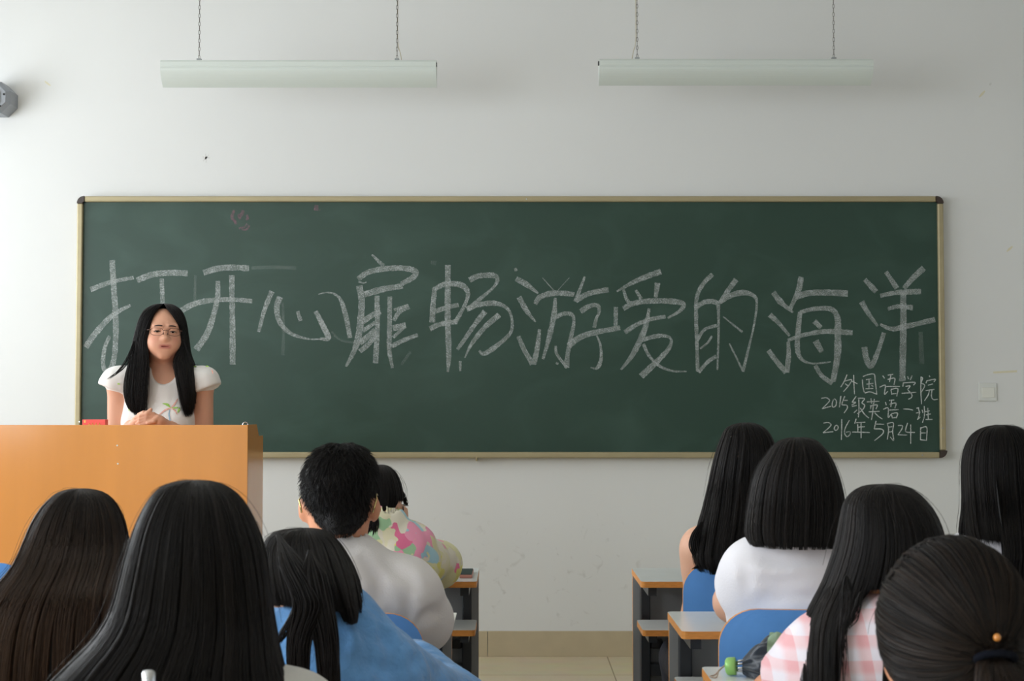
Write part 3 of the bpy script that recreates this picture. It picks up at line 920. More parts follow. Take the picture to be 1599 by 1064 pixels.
chair_at(1126, -1, 2.99, 'blue chair behind the student with the white top and bob, umbrella in front of it')
chair_at(661, 1, 3.025, 'blue chair behind the man in the pale grey shirt', top=.832)
chair_at(682, 1, 3.74, 'blue chair of the student in the flowered jacket, mostly behind the man')
chair(-1.46, 3.86, 'blue chair whose top edge shows before the lectern at the left edge', w=.46)

# ------------------------------------------------------------------ smooth bodies from distance fields
def axis(lo, hi, step, fine=None):
    if fine is None:
        return np.arange(lo, hi+step, step)
    a, b, fs = fine
    L_ = np.arange(lo, a, step); Mx = np.arange(a, b, fs); R_ = np.arange(b, hi+step, step)
    return np.concatenate([L_, Mx, R_])

class SDF:
    def __init__(s, ax, ay, az):
        s.ax, s.ay, s.az = [np.asarray(a, np.float32) for a in (ax, ay, az)]
        s.d = np.full((len(ax), len(ay), len(az)), 1.0, np.float32)
    def _sl(s, lo, hi):
        out = []
        for a, l, h in zip((s.ax, s.ay, s.az), lo, hi):
            out.append(slice(int(np.searchsorted(a, l)), int(np.searchsorted(a, h))+1))
        return tuple(out)
    def _P(s, sl):
        return s.ax[sl[0]][:, None, None], s.ay[sl[1]][None, :, None], s.az[sl[2]][None, None, :]
    def _mix(s, sl, e, k, op):
        d = s.d[sl]
        if op == 'u':
            h = np.maximum(k-np.abs(d-e), 0)/k
            s.d[sl] = np.minimum(d, e) - h*h*k*.25
        else:
            h = np.maximum(k-np.abs(d+e), 0)/k
            s.d[sl] = np.maximum(d, -e) + h*h*k*.25
    def rc(s, a, b, ra, rb, k=.02, op='u'):
        a, b = np.asarray(a, float), np.asarray(b, float)
        m = max(ra, rb)+k+.03
        sl = s._sl(np.minimum(a, b)-m, np.maximum(a, b)+m)
        X, Y, Z = s._P(sl)
        ba = b-a; L2 = float(ba@ba)+1e-12
        h = np.clip(((X-a[0])*ba[0]+(Y-a[1])*ba[1]+(Z-a[2])*ba[2])/L2, 0, 1)
        e = np.sqrt((X-a[0]-h*ba[0])**2+(Y-a[1]-h*ba[1])**2+(Z-a[2]-h*ba[2])**2)-(ra+(rb-ra)*h)
        s._mix(sl, e, k, op); return s
    def chain(s, pts, rr, k=.02):
        for i in range(len(pts)-1):
            s.rc(pts[i], pts[i+1], rr[i], rr[i+1], k)
        return s
    def ell(s, c, r, R=None, k=.02, op='u'):
        c = np.asarray(c, float); r = np.asarray(r, float)
        m = float(r.max())+k+.03
        sl = s._sl(c-m, c+m)
        X, Y, Z = s._P(sl)
        X = X-c[0]; Y = Y-c[1]; Z = Z-c[2]
        if R is None: x, y, z = X, Y, Z
        else:
            x = X*R[0,0]+Y*R[1,0]+Z*R[2,0]; y = X*R[0,1]+Y*R[1,1]+Z*R[2,1]; z = X*R[0,2]+Y*R[1,2]+Z*R[2,2]
        k0 = np.sqrt((x/r[0])**2+(y/r[1])**2+(z/r[2])**2)
        k1 = np.sqrt((x/r[0]**2)**2+(y/r[1]**2)**2+(z/r[2]**2)**2)+1e-9
        s._mix(sl, k0*(k0-1)/k1, k, op); return s
    def cutplane(s, p, nrm, k=.004, box=None):
        """removes what lies on the side the normal points to (inside box only)"""
        p = np.asarray(p, float); nrm = np.asarray(nrm, float); nrm = nrm/np.linalg.norm(nrm)
        sl = s._sl(*box) if box is not None else (slice(None),)*3
        X, Y, Z = s._P(sl)
        e = (X-p[0])*nrm[0]+(Y-p[1])*nrm[1]+(Z-p[2])*nrm[2]
        d = s.d[sl]
        h = np.maximum(k-np.abs(d-e), 0)/k
        s.d[sl] = np.maximum(d, e)+h*h*k*.25
        return s
    def ripple(s, amp, freq, seed=0, stretch=(1,1,1), n=7, box=None):
        r = np.random.default_rng(seed)
        sl = s._sl(*box) if box is not None else (slice(None),)*3
        d = s.d[sl]
        I = np.nonzero(np.abs(d) < .03)
        if len(I[0]) == 0: return s
        P = np.stack([s.ax[sl[0]][I[0]]*stretch[0], s.ay[sl[1]][I[1]]*stretch[1], s.az[sl[2]][I[2]]*stretch[2]], 1)
        acc = np.zeros(len(P))
        for i in range(n):
            v = r.standard_normal(3); v /= np.linalg.norm(v)
            f = freq*(1+.9*r.random())
            v2 = r.standard_normal(3); v2 /= np.linalg.norm(v2)
            ph = P@v*f + r.random()*6.28 + 1.6*np.sin(P@v2*f*.6 + r.random()*6.28)
            acc += (1-np.abs(np.sin(ph)))**2 if i % 2 else np.sin(ph)*.5
        d[I] += (amp*(acc/n*2-.4)).astype(np.float32)
        return s
    def mesh(s, smooth=2):
        d = s.d; ins = d < 0
        nx, ny, nz = d.shape
        cnt = np.zeros((nx-1, ny-1, nz-1), np.int8)
        for i in (0, 1):
            for j in (0, 1):
                for k in (0, 1):
                    cnt += ins[i:nx-1+i, j:ny-1+j, k:nz-1+k]
        act = (cnt > 0) & (cnt < 8)
        I, J, K = np.nonzero(act)
        idx = np.full(act.shape, -1, np.int64); idx[I, J, K] = np.arange(len(I))
        cor = [(i, j, k) for i in (0, 1) for j in (0, 1) for k in (0, 1)]
        val = {c: d[I+c[0], J+c[1], K+c[2]].astype(float) for c in cor}
        acc = np.zeros((len(I), 3)); n = np.zeros(len(I))
        for c in cor:
            for a in range(3):
                if c[a] == 0:
                    e = list(c); e[a] = 1; e = tuple(e)
                    v0, v1 = val[c], val[e]
                    cr_ = (v0 < 0) != (v1 < 0)
                    t = np.where(cr_, v0/np.where(np.abs(v0-v1) < 1e-12, 1, v0-v1), 0)
                    p = np.array(c, float)[None, :].repeat(len(I), 0)
                    p[:, a] = t
                    acc[cr_] += p[cr_]; n += cr_
        f = acc/np.maximum(n, 1)[:, None]
        V = np.stack([s.ax[I]+f[:, 0]*(s.ax[I+1]-s.ax[I]), s.ay[J]+f[:, 1]*(s.ay[J+1]-s.ay[J]), s.az[K]+f[:, 2]*(s.az[K+1]-s.az[K])], 1)
        Fs = []
        for a in range(3):
            sl0 = [slice(None)]*3; sl1 = [slice(None)]*3
            sl0[a] = slice(0, -1); sl1[a] = slice(1, None)
            A_, B_ = ins[tuple(sl0)], ins[tuple(sl1)]
            ch = A_ != B_
            g = np.stack(np.nonzero(ch), 1)
            b, c = (a+1) % 3, (a+2) % 3
            ok = (g[:, b] > 0) & (g[:, c] > 0) & (g[:, b] < d.shape[b]-1) & (g[:, c] < d.shape[c]-1)
            g = g[ok]
            fl = A_[tuple(g.T)]
            def at(db, dc):
                q = g.copy(); q[:, b] += db; q[:, c] += dc
                return idx[tuple(q.T)]
            q = np.stack([at(-1, -1), at(0, -1), at(0, 0), at(-1, 0)], 1)
            q = np.where(fl[:, None], q, q[:, ::-1])
            Fs.append(q[(q >= 0).all(1)])
        F = np.concatenate(Fs)
        E = np.concatenate([F[:, [0, 1]], F[:, [1, 2]], F[:, [2, 3]], F[:, [3, 0]]])
        for _ in range(smooth):
            S = np.zeros_like(V); cn = np.zeros(len(V))
            for u, v in ((0, 1), (1, 0)):
                cn += np.bincount(E[:, u], minlength=len(V))
                for k in range(3):
                    S[:, k] += np.bincount(E[:, u], weights=V[E[:, v], k], minlength=len(V))
            V = V*.5 + .5*S/np.maximum(cn, 1)[:, None]
        return V, F
    def crease(s, px_pts, Y0, r=.011, k=.018, n=10):
        """a fold carved into the camera-side surface along a line given in photo pixels"""
        P = catmull(px_pts, n*(len(px_pts)-1)+1)
        pts = []
        for q in P:
            y = Y0
            for _ in range(3):
                w = W(q[0], q[1], y); f = s.front(w[0], w[2])
                if f is None: break
                y = f
            else:
                pts.append(W(q[0], q[1], y-.35*r))
        if len(pts) < 2: return s
        pts = np.array(pts)
        sl = s._sl(pts.min(0)-.07, pts.max(0)+.07)
        X, Y, Z = s._P(sl)
        best = np.full(s.d[sl].shape, 1.0, np.float32); bu = np.zeros_like(best)
        for i in range(len(pts)-1):
            a, ba = pts[i], pts[i+1]-pts[i]
            h = np.clip(((X-a[0])*ba[0]+(Y-a[1])*ba[1]+(Z-a[2])*ba[2])/(ba@ba+1e-12), 0, 1)
            e = np.sqrt((X-a[0]-h*ba[0])**2+(Y-a[1]-h*ba[1])**2+(Z-a[2]-h*ba[2])**2)
            m = e < best
            bu = np.where(m, (i+h)/(len(pts)-1), bu); best = np.where(m, e, best)
        q = (best/k)**2
        s.d[sl] += (r*np.sin(np.pi*np.clip(bu, .04, .96))*(1-1.1*q)*np.exp(-q)).astype(np.float32)
        return s
    def front(s, x, z):
        """depth of the camera-side surface at x, z"""
        i = int(np.clip(np.searchsorted(s.ax, x), 0, len(s.ax)-1)); k = int(np.clip(np.searchsorted(s.az, z), 0, len(s.az)-1))
        col = s.d[i, :, k]
        j = np.nonzero(col < 0)[0]
        if len(j) == 0: return None
        j = j[0]
        if j == 0: return float(s.ay[0])
        t = col[j-1]/(col[j-1]-col[j])
        return float(s.ay[j-1]+t*(s.ay[j]-s.ay[j-1]))

def set_attr(o, name, cols):
    a = o.data.color_attributes.new(name, 'FLOAT_COLOR', 'POINT')
    a.data.foreach_set('color', np.concatenate([cols, np.ones((len(cols), 1))], 1).astype(np.float32).ravel())

# ------------------------------------------------------------------ hair
def hair_material(name, col, tip, rough=0.46):
    m = bpy.data.materials.new(name); m.use_nodes = True
    nt, b = nodes_of(m)
    at = nt.nodes.new('ShaderNodeAttribute'); at.attribute_name = 'tint'
    mx = nt.nodes.new('ShaderNodeMix'); mx.data_type = 'RGBA'
    mx.inputs[6].default_value = col; mx.inputs[7].default_value = tip
    nt.links.new(at.outputs['Fac'], mx.inputs['Factor'])
    nt.links.new(mx.outputs[2], b.inputs['Base Color'])
    b.inputs['Roughness'].default_value = rough
    b.inputs['Specular IOR Level'].default_value = 0.17
    return m
M['hair'] = hair_material('black_hair', (0.0048, 0.0042, 0.0044, 1), (0.040, 0.030, 0.026, 1))
M['hairbrown'] = hair_material('brown_black_hair', (0.0055, 0.0046, 0.0044, 1), (0.085, 0.050, 0.032, 1))

def cr_interp(A_, s):
    """Catmull-Rom interpolation of the rows of A_ (m,c) at s in row units"""
    m = len(A_)
    Q = np.vstack([2*A_[0]-A_[1], A_, 2*A_[-1]-A_[-2]])
    s = np.clip(s, 0, m-1-1e-6)
    i = np.floor(s).astype(int); t = (s-i)[..., None]
    p0, p1, p2, p3 = Q[i], Q[i+1], Q[i+2], Q[i+3]
    return 0.5*((2*p1)+(-p0+p2)*t+(2*p0-5*p1+4*p2-p3)*t**2+(-p0+3*p1-3*p2+p3)*t**3)

class HairMesh:
    def __init__(s):
        s.V, s.F, s.T, s.n = [], [], [], 0
    def tubes(s, P, R, tint, sides=3):
        n, N, _ = P.shape
        T = np.gradient(P, axis=1)
        T /= (np.linalg.norm(T, axis=2, keepdims=True)+1e-12)
        ref = np.zeros_like(T); ref[..., 1] = 1.0
        u = np.cross(T, ref); u /= (np.linalg.norm(u, axis=2, keepdims=True)+1e-9)
        w = np.cross(u, T)
        ang = 2*np.pi*np.arange(sides)/sides + np.pi/2*3
        V = P[:, :, None, :] + R[:, :, None, None]*(np.cos(ang)[None, None, :, None]*u[:, :, None, :]+np.sin(ang)[None, None, :, None]*w[:, :, None, :])
        base = (np.arange(n)[:, None, None]*N + np.arange(N-1)[None, :, None])*sides
        k = np.arange(sides)[None, None, :]; k2 = (k+1) % sides
        F = np.stack([base+k, base+k2, base+sides+k2, base+sides+k], -1).reshape(-1, 4)
        s.V.append(V.reshape(-1, 3)); s.F.append(F+s.n)
        s.T.append(np.repeat(tint.reshape(-1), sides)); s.n += n*N*sides
    def surf(s, V, F, tint=0.0):
        s.V.append(V); s.F.append(F+s.n); s.T.append(np.full(len(V), tint)); s.n += len(V)
    def build(s, name, mat, parent):
        V = np.concatenate(s.V); F = np.concatenate(s.F); T = np.concatenate(s.T)
        o = mesh_np(name, V, F, mat, parent)
        a = o.data.attributes.new('tint', 'FLOAT', 'POINT')
        a.data.foreach_set('value', np.clip(T, 0, 1).astype(np.float32))
        return o

class Loft:
    """outline of a head of hair: rows (photo y, left x, right x) read at depth Y, given depth of its own"""
    def __init__(s, rows, Y, headd=.105, backd=.17, frontd=.10, neck=(.17, .34), yshift=-.05):
        z, cx, w, db, df, yc, ex = [], [], [], [], [], [], []
        ztop = W(rows[0][1], rows[0][0], Y)[2]
        for (py, xl, xr) in rows:
            zz = W(xl, py, Y)[2]
            t = ztop-zz
            dd = headd*math.sqrt(max(1-(1-min(t/(headd*1.05), 1))**2, 0))
            u = min(max((t-neck[0])/(neck[1]-neck[0]), 0), 1)
            D_ = max(dd*(1-u)+backd*u, .001)
            yr = Y+yshift*u-.45*D_*u
            l, r = W(xl, py, yr), W(xr, py, yr)
            zz = l[2]; ww = max((r[0]-l[0])/2, .001)
            z.append(zz); cx.append((l[0]+r[0])/2); w.append(ww)
            db.append(D_); df.append(max(min(dd, frontd), .001)); yc.append(Y+yshift*u); ex.append(1-.65*u)
        s.A = np.stack([z, cx, w, db, df, yc, ex], 1); s.m = len(rows)
    def at(s, sv, th, off=0.0):
        q = cr_interp(s.A, sv)
        st, ct = np.sin(th), np.cos(th)
        d = np.where(ct > 0, q[..., 3], q[..., 4])
        return np.stack([q[..., 1]+np.maximum(q[..., 2]+off, .0005)*st, q[..., 5]-np.maximum(d+off, .0005)*np.sign(ct)*np.abs(ct)**np.where(ct > 0, q[..., 6], 1.0), q[..., 0]+off*.4*(sv < 1.2)], -1)
    def s_at(s, z):
        zz = s.A[:, 0]
        return float(np.interp(-z, -zz, np.arange(s.m)))

def loft_hair(hm, L, n=1600, th=(-118, 118), inset=.012, rad=.00066, N=20, s_end=None, endjit=.5, locks=46, clump=.1, wav=.02, shell=True,
              shell_th=None, shell_end=None, tip=0.0, tintbase=.12, seed=1, fly=18, lockr=.0022, ends=None, drift=0.0, root=.45):
    r = np.random.default_rng(seed)
    m = L.m-1
    s_end = m if s_end is None else s_end
    a0, a1 = math.radians(th[0]), math.radians(th[1])
    lc = np.sort(a0+(a1-a0)*r.random(locks))
    th0 = a0+(a1-a0)*r.random(n)
    li = np.argmin(np.abs(th0[:, None]-lc[None, :]), 1)
    loff = r.standard_normal(locks); lph = r.random(locks)*6.28; lend = r.standard_normal(locks)
    t = np.linspace(0, 1, N)[None, :]
    sr = (r.random(n)**1.6*L.m*root*.5)[:, None]
    se = np.full(n, float(s_end)) + endjit*(.6*lend[li]+.5*r.standard_normal(n)-.3)
    if ends is not None:
        se = np.minimum(se, np.array([ends(a) for a in th0])+.25*endjit*r.standard_normal(n))
    se = np.clip(se, 1.0, m)[:, None]
    sv = sr+(se-sr)*t**(1.25)
    sn = sv/m
    tht = th0[:, None]+(lc[li]-th0)[:, None]*clump*sn**1.5 + wav*np.sin(sn*5+lph[li][:, None])*sn + .6*wav*np.sin(sn*9+r.random((n, 1))*6.28)*sn + drift*sn
    off = -inset*r.random((n, 1))**1.3 + lockr*loff[li][:, None]*np.clip(sn*2, 0, 1)*.5 - .006*np.clip(1-sr*0-t*6, 0, 1)*(sr > .3)
    off = np.minimum(off, .002)
    P = L.at(sv, tht, off)
    R = rad*(.6+.8*r.random((n, 1)))*np.clip(1.25-t**6*1.1, .12, 1)
    tint = tintbase*(r.random((n, 1))**2.2)*1.6*np.ones((1, N)) + tip*np.clip((sn-.25)*1.6, 0, 1)*(.25+.9*r.random((n, 1))) + .10*(loff[li][:, None] > .9)
    hm.tubes(P, R, tint)
    if fly:
        k = fly
        thf = a0+(a1-a0)*r.random((k, 1)); s0 = r.random((k, 1))*m*.5; s1 = s0+m*(.15+.4*r.random((k, 1)))
        tt = np.linspace(0, 1, 14)[None, :]
        sf = np.clip(s0+(s1-s0)*tt, 0, m)
        of = .003+.010*r.random((k, 1))*np.sin(tt*np.pi*r.uniform(.5, 1, (k, 1)))
        P = L.at(sf, thf+.12*np.sin(tt*3+r.random((k, 1))*6), of)
        hm.tubes(P, np.full(P.shape[:2], .00028), np.full(P.shape[:2], .3))
    if shell:
        b0, b1 = [math.radians(x) for x in (shell_th or (th[0]-4, th[1]+4))]
        ns, na = 40, 56
        se_ = s_end-.25 if shell_end is None else shell_end
        A_ = np.linspace(b0, b1, na)
        S_ = np.linspace(0, se_, ns)[:, None]*np.ones((1, na))
        if ends is not None:
            lim = np.array([min(ends(a), se_) for a in A_])[None, :]
            S_ = np.linspace(0, 1, ns)[:, None]*lim
        V = L.at(S_, A_[None, :]*np.ones((ns, 1)), -inset*.85-.001).reshape(-1, 3)
        i, j = np.meshgrid(np.arange(ns-1), np.arange(na-1), indexing='ij')
        F = np.stack([i*na+j, i*na+j+1, (i+1)*na+j+1, (i+1)*na+j], -1).reshape(-1, 4)
        hm.surf(V, F)

def bundle(hm, pts, n=160, rad=.0011, N=22, tip=0.0, tintbase=.12, seed=3, flat=.45, spread_end=.3, core=True):
    """a lock of hair: pts = (px, py, depth, half width in m)"""
    r = np.random.default_rng(seed)
    A_ = np.array([list(W(p[0], p[1], p[2]))+[p[3]] for p in pts])
    t = np.linspace(0, 1, N)
    e = 1-spread_end*.35*r.random((n, 1))
    sv = (t[None, :]*e)*(len(A_)-1)
    q = cr_interp(A_, sv)
    a = r.random((n, 1))*6.28; rr = np.sqrt(r.random((n, 1)))
    tw = .5*np.sin(t[None, :]*3+r.random((n, 1))*6.28)
    wv = np.clip(q[..., 3], .001, None)*np.clip(.2+t[None, :]/.22, 0, 1)
    P = q[..., :3].copy()
    P[..., 0] += wv*rr*np.cos(a+tw*.3); P[..., 1] += wv*flat*rr*np.sin(a+tw*.3)
    P[..., 0] += .004*np.sin(t[None, :]*7+r.random((n, 1))*6.28)*t[None, :]
    R = rad*(.6+.8*r.random((n, 1)))*np.clip(1.2-t[None, :]**5*1.05, .12, 1)
    tint = tintbase*1.6*r.random((n, 1))**2.2*np.ones((1, N))+tip*t[None, :]*(.2+.9*r.random((n, 1)))
    hm.tubes(P, R, tint)
    if core:
        q = cr_interp(A_, (t*.9)*(len(A_)-1))[None]
        hm.tubes(q[..., :3], np.clip(q[..., 3], .001, None)*flat*.6*np.clip(1.15-t[None, :], .1, 1)*np.clip(t[None, :]/.3, .02, 1), np.zeros((1, N)), sides=8)

# ------------------------------------------------------------------ a hand: palm, four fingers, thumb
def hand_sdf(S, wrist, fwd, up, side, scale=1.0, curl=.35, r0=.0085, k=.006):
    """side=+1: thumb towards the right of fwd when seen from above"""
    f = np.asarray(fwd, float); f /= np.linalg.norm(f)
    u = np.asarray(up, float); u -= f*(u@f); u /= np.linalg.norm(u)
    rt = np.cross(f, u)*side
    w = np.asarray(wrist, float)
    S.rc(w, w+f*.03*scale, .024*scale, .024*scale, .02)
    R = np.stack([rt, f, u], 1)
    S.ell(w+f*.055*scale, (.041*scale, .050*scale, .015*scale), R, .012)
    lens = (.066, .075, .071, .056)
    for i, L_ in enumerate(lens):
        o = (.030-.020*i)*scale
        p = w+f*(.092-.004*abs(i-1.3))*scale+rt*o+u*.002
        dirs = f+rt*(.10-.07*i)
        dirs /= np.linalg.norm(dirs)
        a = curl*(1+.15*i)
        pts = [p-f*.02*scale, p]
        q = p
        for sgm, (fr, an) in enumerate(((.45, a*.5), (.30, a*1.4), (.25, a*2.0))):
            dv = dirs*math.cos(an)-u*math.sin(an)
            q = q+dv*L_*fr*scale; pts.append(q)
        rr = [r0*1.05*scale, r0*1.0*scale, r0*.95*scale, r0*.86*scale, r0*.74*scale]
        S.chain(pts, rr, k)
    b = w+f*.025*scale+rt*.030*scale
    S.chain([w+f*.02*scale+rt*.012*scale, b+rt*.012*scale+f*.02*scale, b+rt*.030*scale+f*.045*scale-u*.004, b+rt*.034*scale+f*.070*scale-u*.008],
            [.017*scale, .0125*scale, .0105*scale, .009*scale], .010)

# ------------------------------------------------------------------ a seated student, facing the board
def seated(label, Y, head, shl, shr, ell, elr, wrl, wrr, skin='skin', shirt='white_tee', sleeve='short', shirt_name='top', lean=.10, headr=(.072, .090, .112),
           armr=(.050, .042, .034, .026), pad=.011, ripple=(.004, 26), Ys=None, step=.0075, pelvis_x=None, ears=True, puff=0.0, scoop=.078, sleeve_cut=.62, trap=.050,
           ripple_stretch=(1, 1, 1), neck_r=.050, pel_dy=None, creases=(), nk=.045, shirt_mat=None, shirtstep=None):
    Ys = Y-.01 if Ys is None else Ys
    Hc = W(head[0], head[1], Y) - np.array([0, 0, .034+headr[2]*.82])     # head: (x, top of the hair) in the photo
    sl_, sr_ = W(shl[0], shl[1], Ys), W(shr[0], shr[1], Ys)
    if len(shl) > 2: sl_ = W(*shl)
    if len(shr) > 2: sr_ = W(*shr)
    el_, er_, wl_, wr_ = [W(*p) for p in (ell, elr, wrl, wrr)]
    mid = (sl_+sr_)/2
    Nk = mid+np.array([0, -.012, nk])
    px_ = mid[0] if pelvis_x is None else pelvis_x
    Pv = np.array([px_, Ys-lean, .545])
    root = thing('person', (Pv[0], Pv[1], 0.0), label, 'person')
    sw = np.linalg.norm(sr_-sl_)/2
    # skeleton points, shared by body and top
    spine = Nk-Pv; sd = spine/np.linalg.norm(spine)
    xax = (sr_-sl_)/np.linalg.norm(sr_-sl_); xax = xax-sd*(xax@sd); xax /= np.linalg.norm(xax)
    yax = np.cross(sd, xax)
    R = np.stack([xax, yax, sd], 1)
    chest = Pv+spine*.66; belly = Pv+spine*.34
    allp = np.array([Hc, sl_, sr_, el_, er_, wl_, wr_, Pv, Nk])
    lo = allp.min(0)-.2; hi = allp.max(0)+.2
    hi[1] = max(hi[1], Pv[1]+.70); lo[1] = min(lo[1], Pv[1]-.18)
    S = SDF(axis(lo[0], hi[0], step), axis(lo[1], hi[1], step), axis(0.0-.02, hi[2]+.02, step))
    tw = max(sw*.84, .125)
    def torso(T, p, caps=True):
        T.ell(chest, (tw+p, .102+p, .185+p), R, .04)
        T.ell(belly, (tw*.90+p, .098+p, .16+p), R, .05)
        T.ell(Pv, (.165+p, .125+p, .115+p), None, .05)
        for sh in (sl_, sr_):
            if not caps:
                T.rc(Nk-sd*.02, Nk-sd*.02+(sh-Nk)*.52, trap*.9+p, .040+p, .03); continue
            T.rc(Nk-sd*.012, sh+np.array([0, 0, .002]), trap+p, .050+p, .04)
            T.rc(sh, sh-sd*.05, .052+p, .05+p, .04)
    torso(S, 0 if sleeve == 'none' else -.010)
    # neck and head
    S.rc(Nk-sd*.02, Hc+np.array([0, -.012, -.05]), neck_r+.006, neck_r, .03)
    S.ell(Hc+np.array([0, -.006, .02]), (headr[0], headr[1]*.93, headr[2]*.82), None, .02)
    S.ell(Hc+np.array([0, .025, -.03]), (headr[0]*.80, headr[1]*.72, headr[2]*.76), None, .03)
    S.rc(Hc+np.array([0, .075, -.085]), Hc+np.array([0, .05, -.07]), .018, .03, .03)          # chin
    S.rc(Hc+np.array([0, .088, .005]), Hc+np.array([0, .108, -.025]), .009, .012, .012)       # nose
    for sx in (-1, 1):
        S.ell(Hc+np.array([sx*.03, .088, .012]), (.014, .012, .010), None, .008, 's')          # eye sockets
        S.ell(Hc+np.array([sx*.038, .07, -.025]), (.024, .022, .024), None, .02)               # cheeks
        if ears:
            Re = np.array(Matrix.Rotation(-sx*.42, 3, 'Z'))
            S.ell(Hc+np.array([sx*(headr[0]+.009), -.002, -.008]), (.0075, .019, .027), Re, .006)
            S.ell(Hc+np.array([sx*(headr[0]+.004), .004, -.030]), (.006, .010, .009), Re, .006)
    # lips
    S.ell(Hc+np.array([0, .090, -.052]), (.021, .010, .008), None, .006)
    # arms and hands
    for sh, e, w, sx in ((sl_, el_, wl_, -1), (sr_, er_, wr_, 1)):
        S.rc(sh, e, armr[0], armr[1], .03)
        S.rc(e, w, armr[1], armr[3], .015)
        fw = w-e; fw[2] = 0 if abs(fw[2]) < .2 else fw[2]
        hand_sdf(S, w, fw, (0, 0, 1), -sx, .95)
    # seated legs
    for sx in (-1, 1):
        hip = Pv+np.array([sx*.085, .0, -.02]); kn = np.array([Pv[0]+sx*.105, Pv[1]+.43, .505]); an = np.array([Pv[0]+sx*.10, Pv[1]+.44, .085])
        S.rc(hip, kn, .082, .056, .03); S.rc(kn, an, .054, .036, .02)
        S.rc(an, an+np.array([0, .14, -.05]), .036, .028, .02)
    V, F = S.mesh(2)
    V[:, 2] = np.maximum(V[:, 2], .004)
    mesh_np('body', V, F, M[skin], root)
    # trousers
    st2 = .011
    T = SDF(axis(Pv[0]-.33, Pv[0]+.33, st2), axis(Pv[1]-.2, Pv[1]+.7, st2), axis(0, Pv[2]+.2, st2))
    T.ell(Pv, (.180, .140, .115), None, .05)
    for sx in (-1, 1):
        hip = Pv+np.array([sx*.085, .0, -.02]); kn = np.array([Pv[0]+sx*.105, Pv[1]+.43, .505]); an = np.array([Pv[0]+sx*.10, Pv[1]+.44, .12])
        T.rc(hip, kn, .094, .068, .03); T.rc(kn, an, .066, .052, .02)
    T.ripple(.003, 30, 4)
    V, F = T.mesh(2)
    mesh_np('trousers', V, F, M['trousers'], root)
    for sx in (-1, 1):
        an = np.array([Pv[0]+sx*.10, Pv[1]+.44, .05])
        Q = SDF(axis(an[0]-.08, an[0]+.08, .008), axis(an[1]-.12, an[1]+.24, .008), axis(-.03, .16, .008))
        Q.rc(an+np.array([0, -.02, .0]), an+np.array([0, .15, -.012]), .046, .038, .02); Q.rc(an, an+np.array([0, 0, .05]), .045, .043, .02)
        Q.cutplane((0, 0, .003), (0, 0, -1))
        V, F = Q.mesh(1)
        mesh_np('shoe', V, F, M['shoe'], root)
    # the top
    st3 = shirtstep or step
    T = SDF(axis(lo[0], hi[0], st3), axis(lo[1]-.02, max(el_[1], er_[1], wl_[1], wr_[1], Hc[1])+.12, st3), axis(.40, hi[2], st3))
    torso(T, pad, sleeve != 'none')
    if sleeve != 'none':
        T2 = SDF(T.ax, T.ay, T.az)
        for sh, e, w in ((sl_, el_, wl_), (sr_, er_, wr_)):
            T1 = SDF(T.ax, T.ay, T.az)
            if sleeve == 'long':
                T1.rc(sh, e, armr[0]+pad+puff, armr[1]+pad+puff, .03)
                T1.rc(e, e+(w-e)*.96, armr[1]+pad+puff, armr[3]+pad+puff*.5, .02)
            else:
                tgt = sh+(e-sh)*sleeve_cut
                ax_ = (e-sh)/np.linalg.norm(e-sh)
                ra = armr[0]+pad; rb = armr[0]+(armr[1]-armr[0])*sleeve_cut+pad+.006
                T1.rc(sh, tgt+ax_*.05, ra, rb, .03)
                T1.cutplane(tgt, ax_, .004)
            T2.d = np.minimum(T2.d, T1.d)
        T._mix((slice(None),)*3, T2.d, .03, 'u')
    T.ripple(ripple[0], ripple[1], 11, ripple_stretch)
    for cz in creases:
        T.crease(cz, Ys-.1)
    T.ell(Nk+sd*.055, (scoop, scoop, scoop*.85), None, .006, 's')
    T.cutplane((0, 0, .47), (0, 0, -1))
    V, F = T.mesh(2)
    o = mesh_np(shirt_name, V, F, shirt_mat or M[shirt], root)
    return dict(root=root, Hc=Hc, sl=sl_, sr=sr_, Nk=Nk, T=T, S=S, V=V, F=F, Pv=Pv, shirt=o)

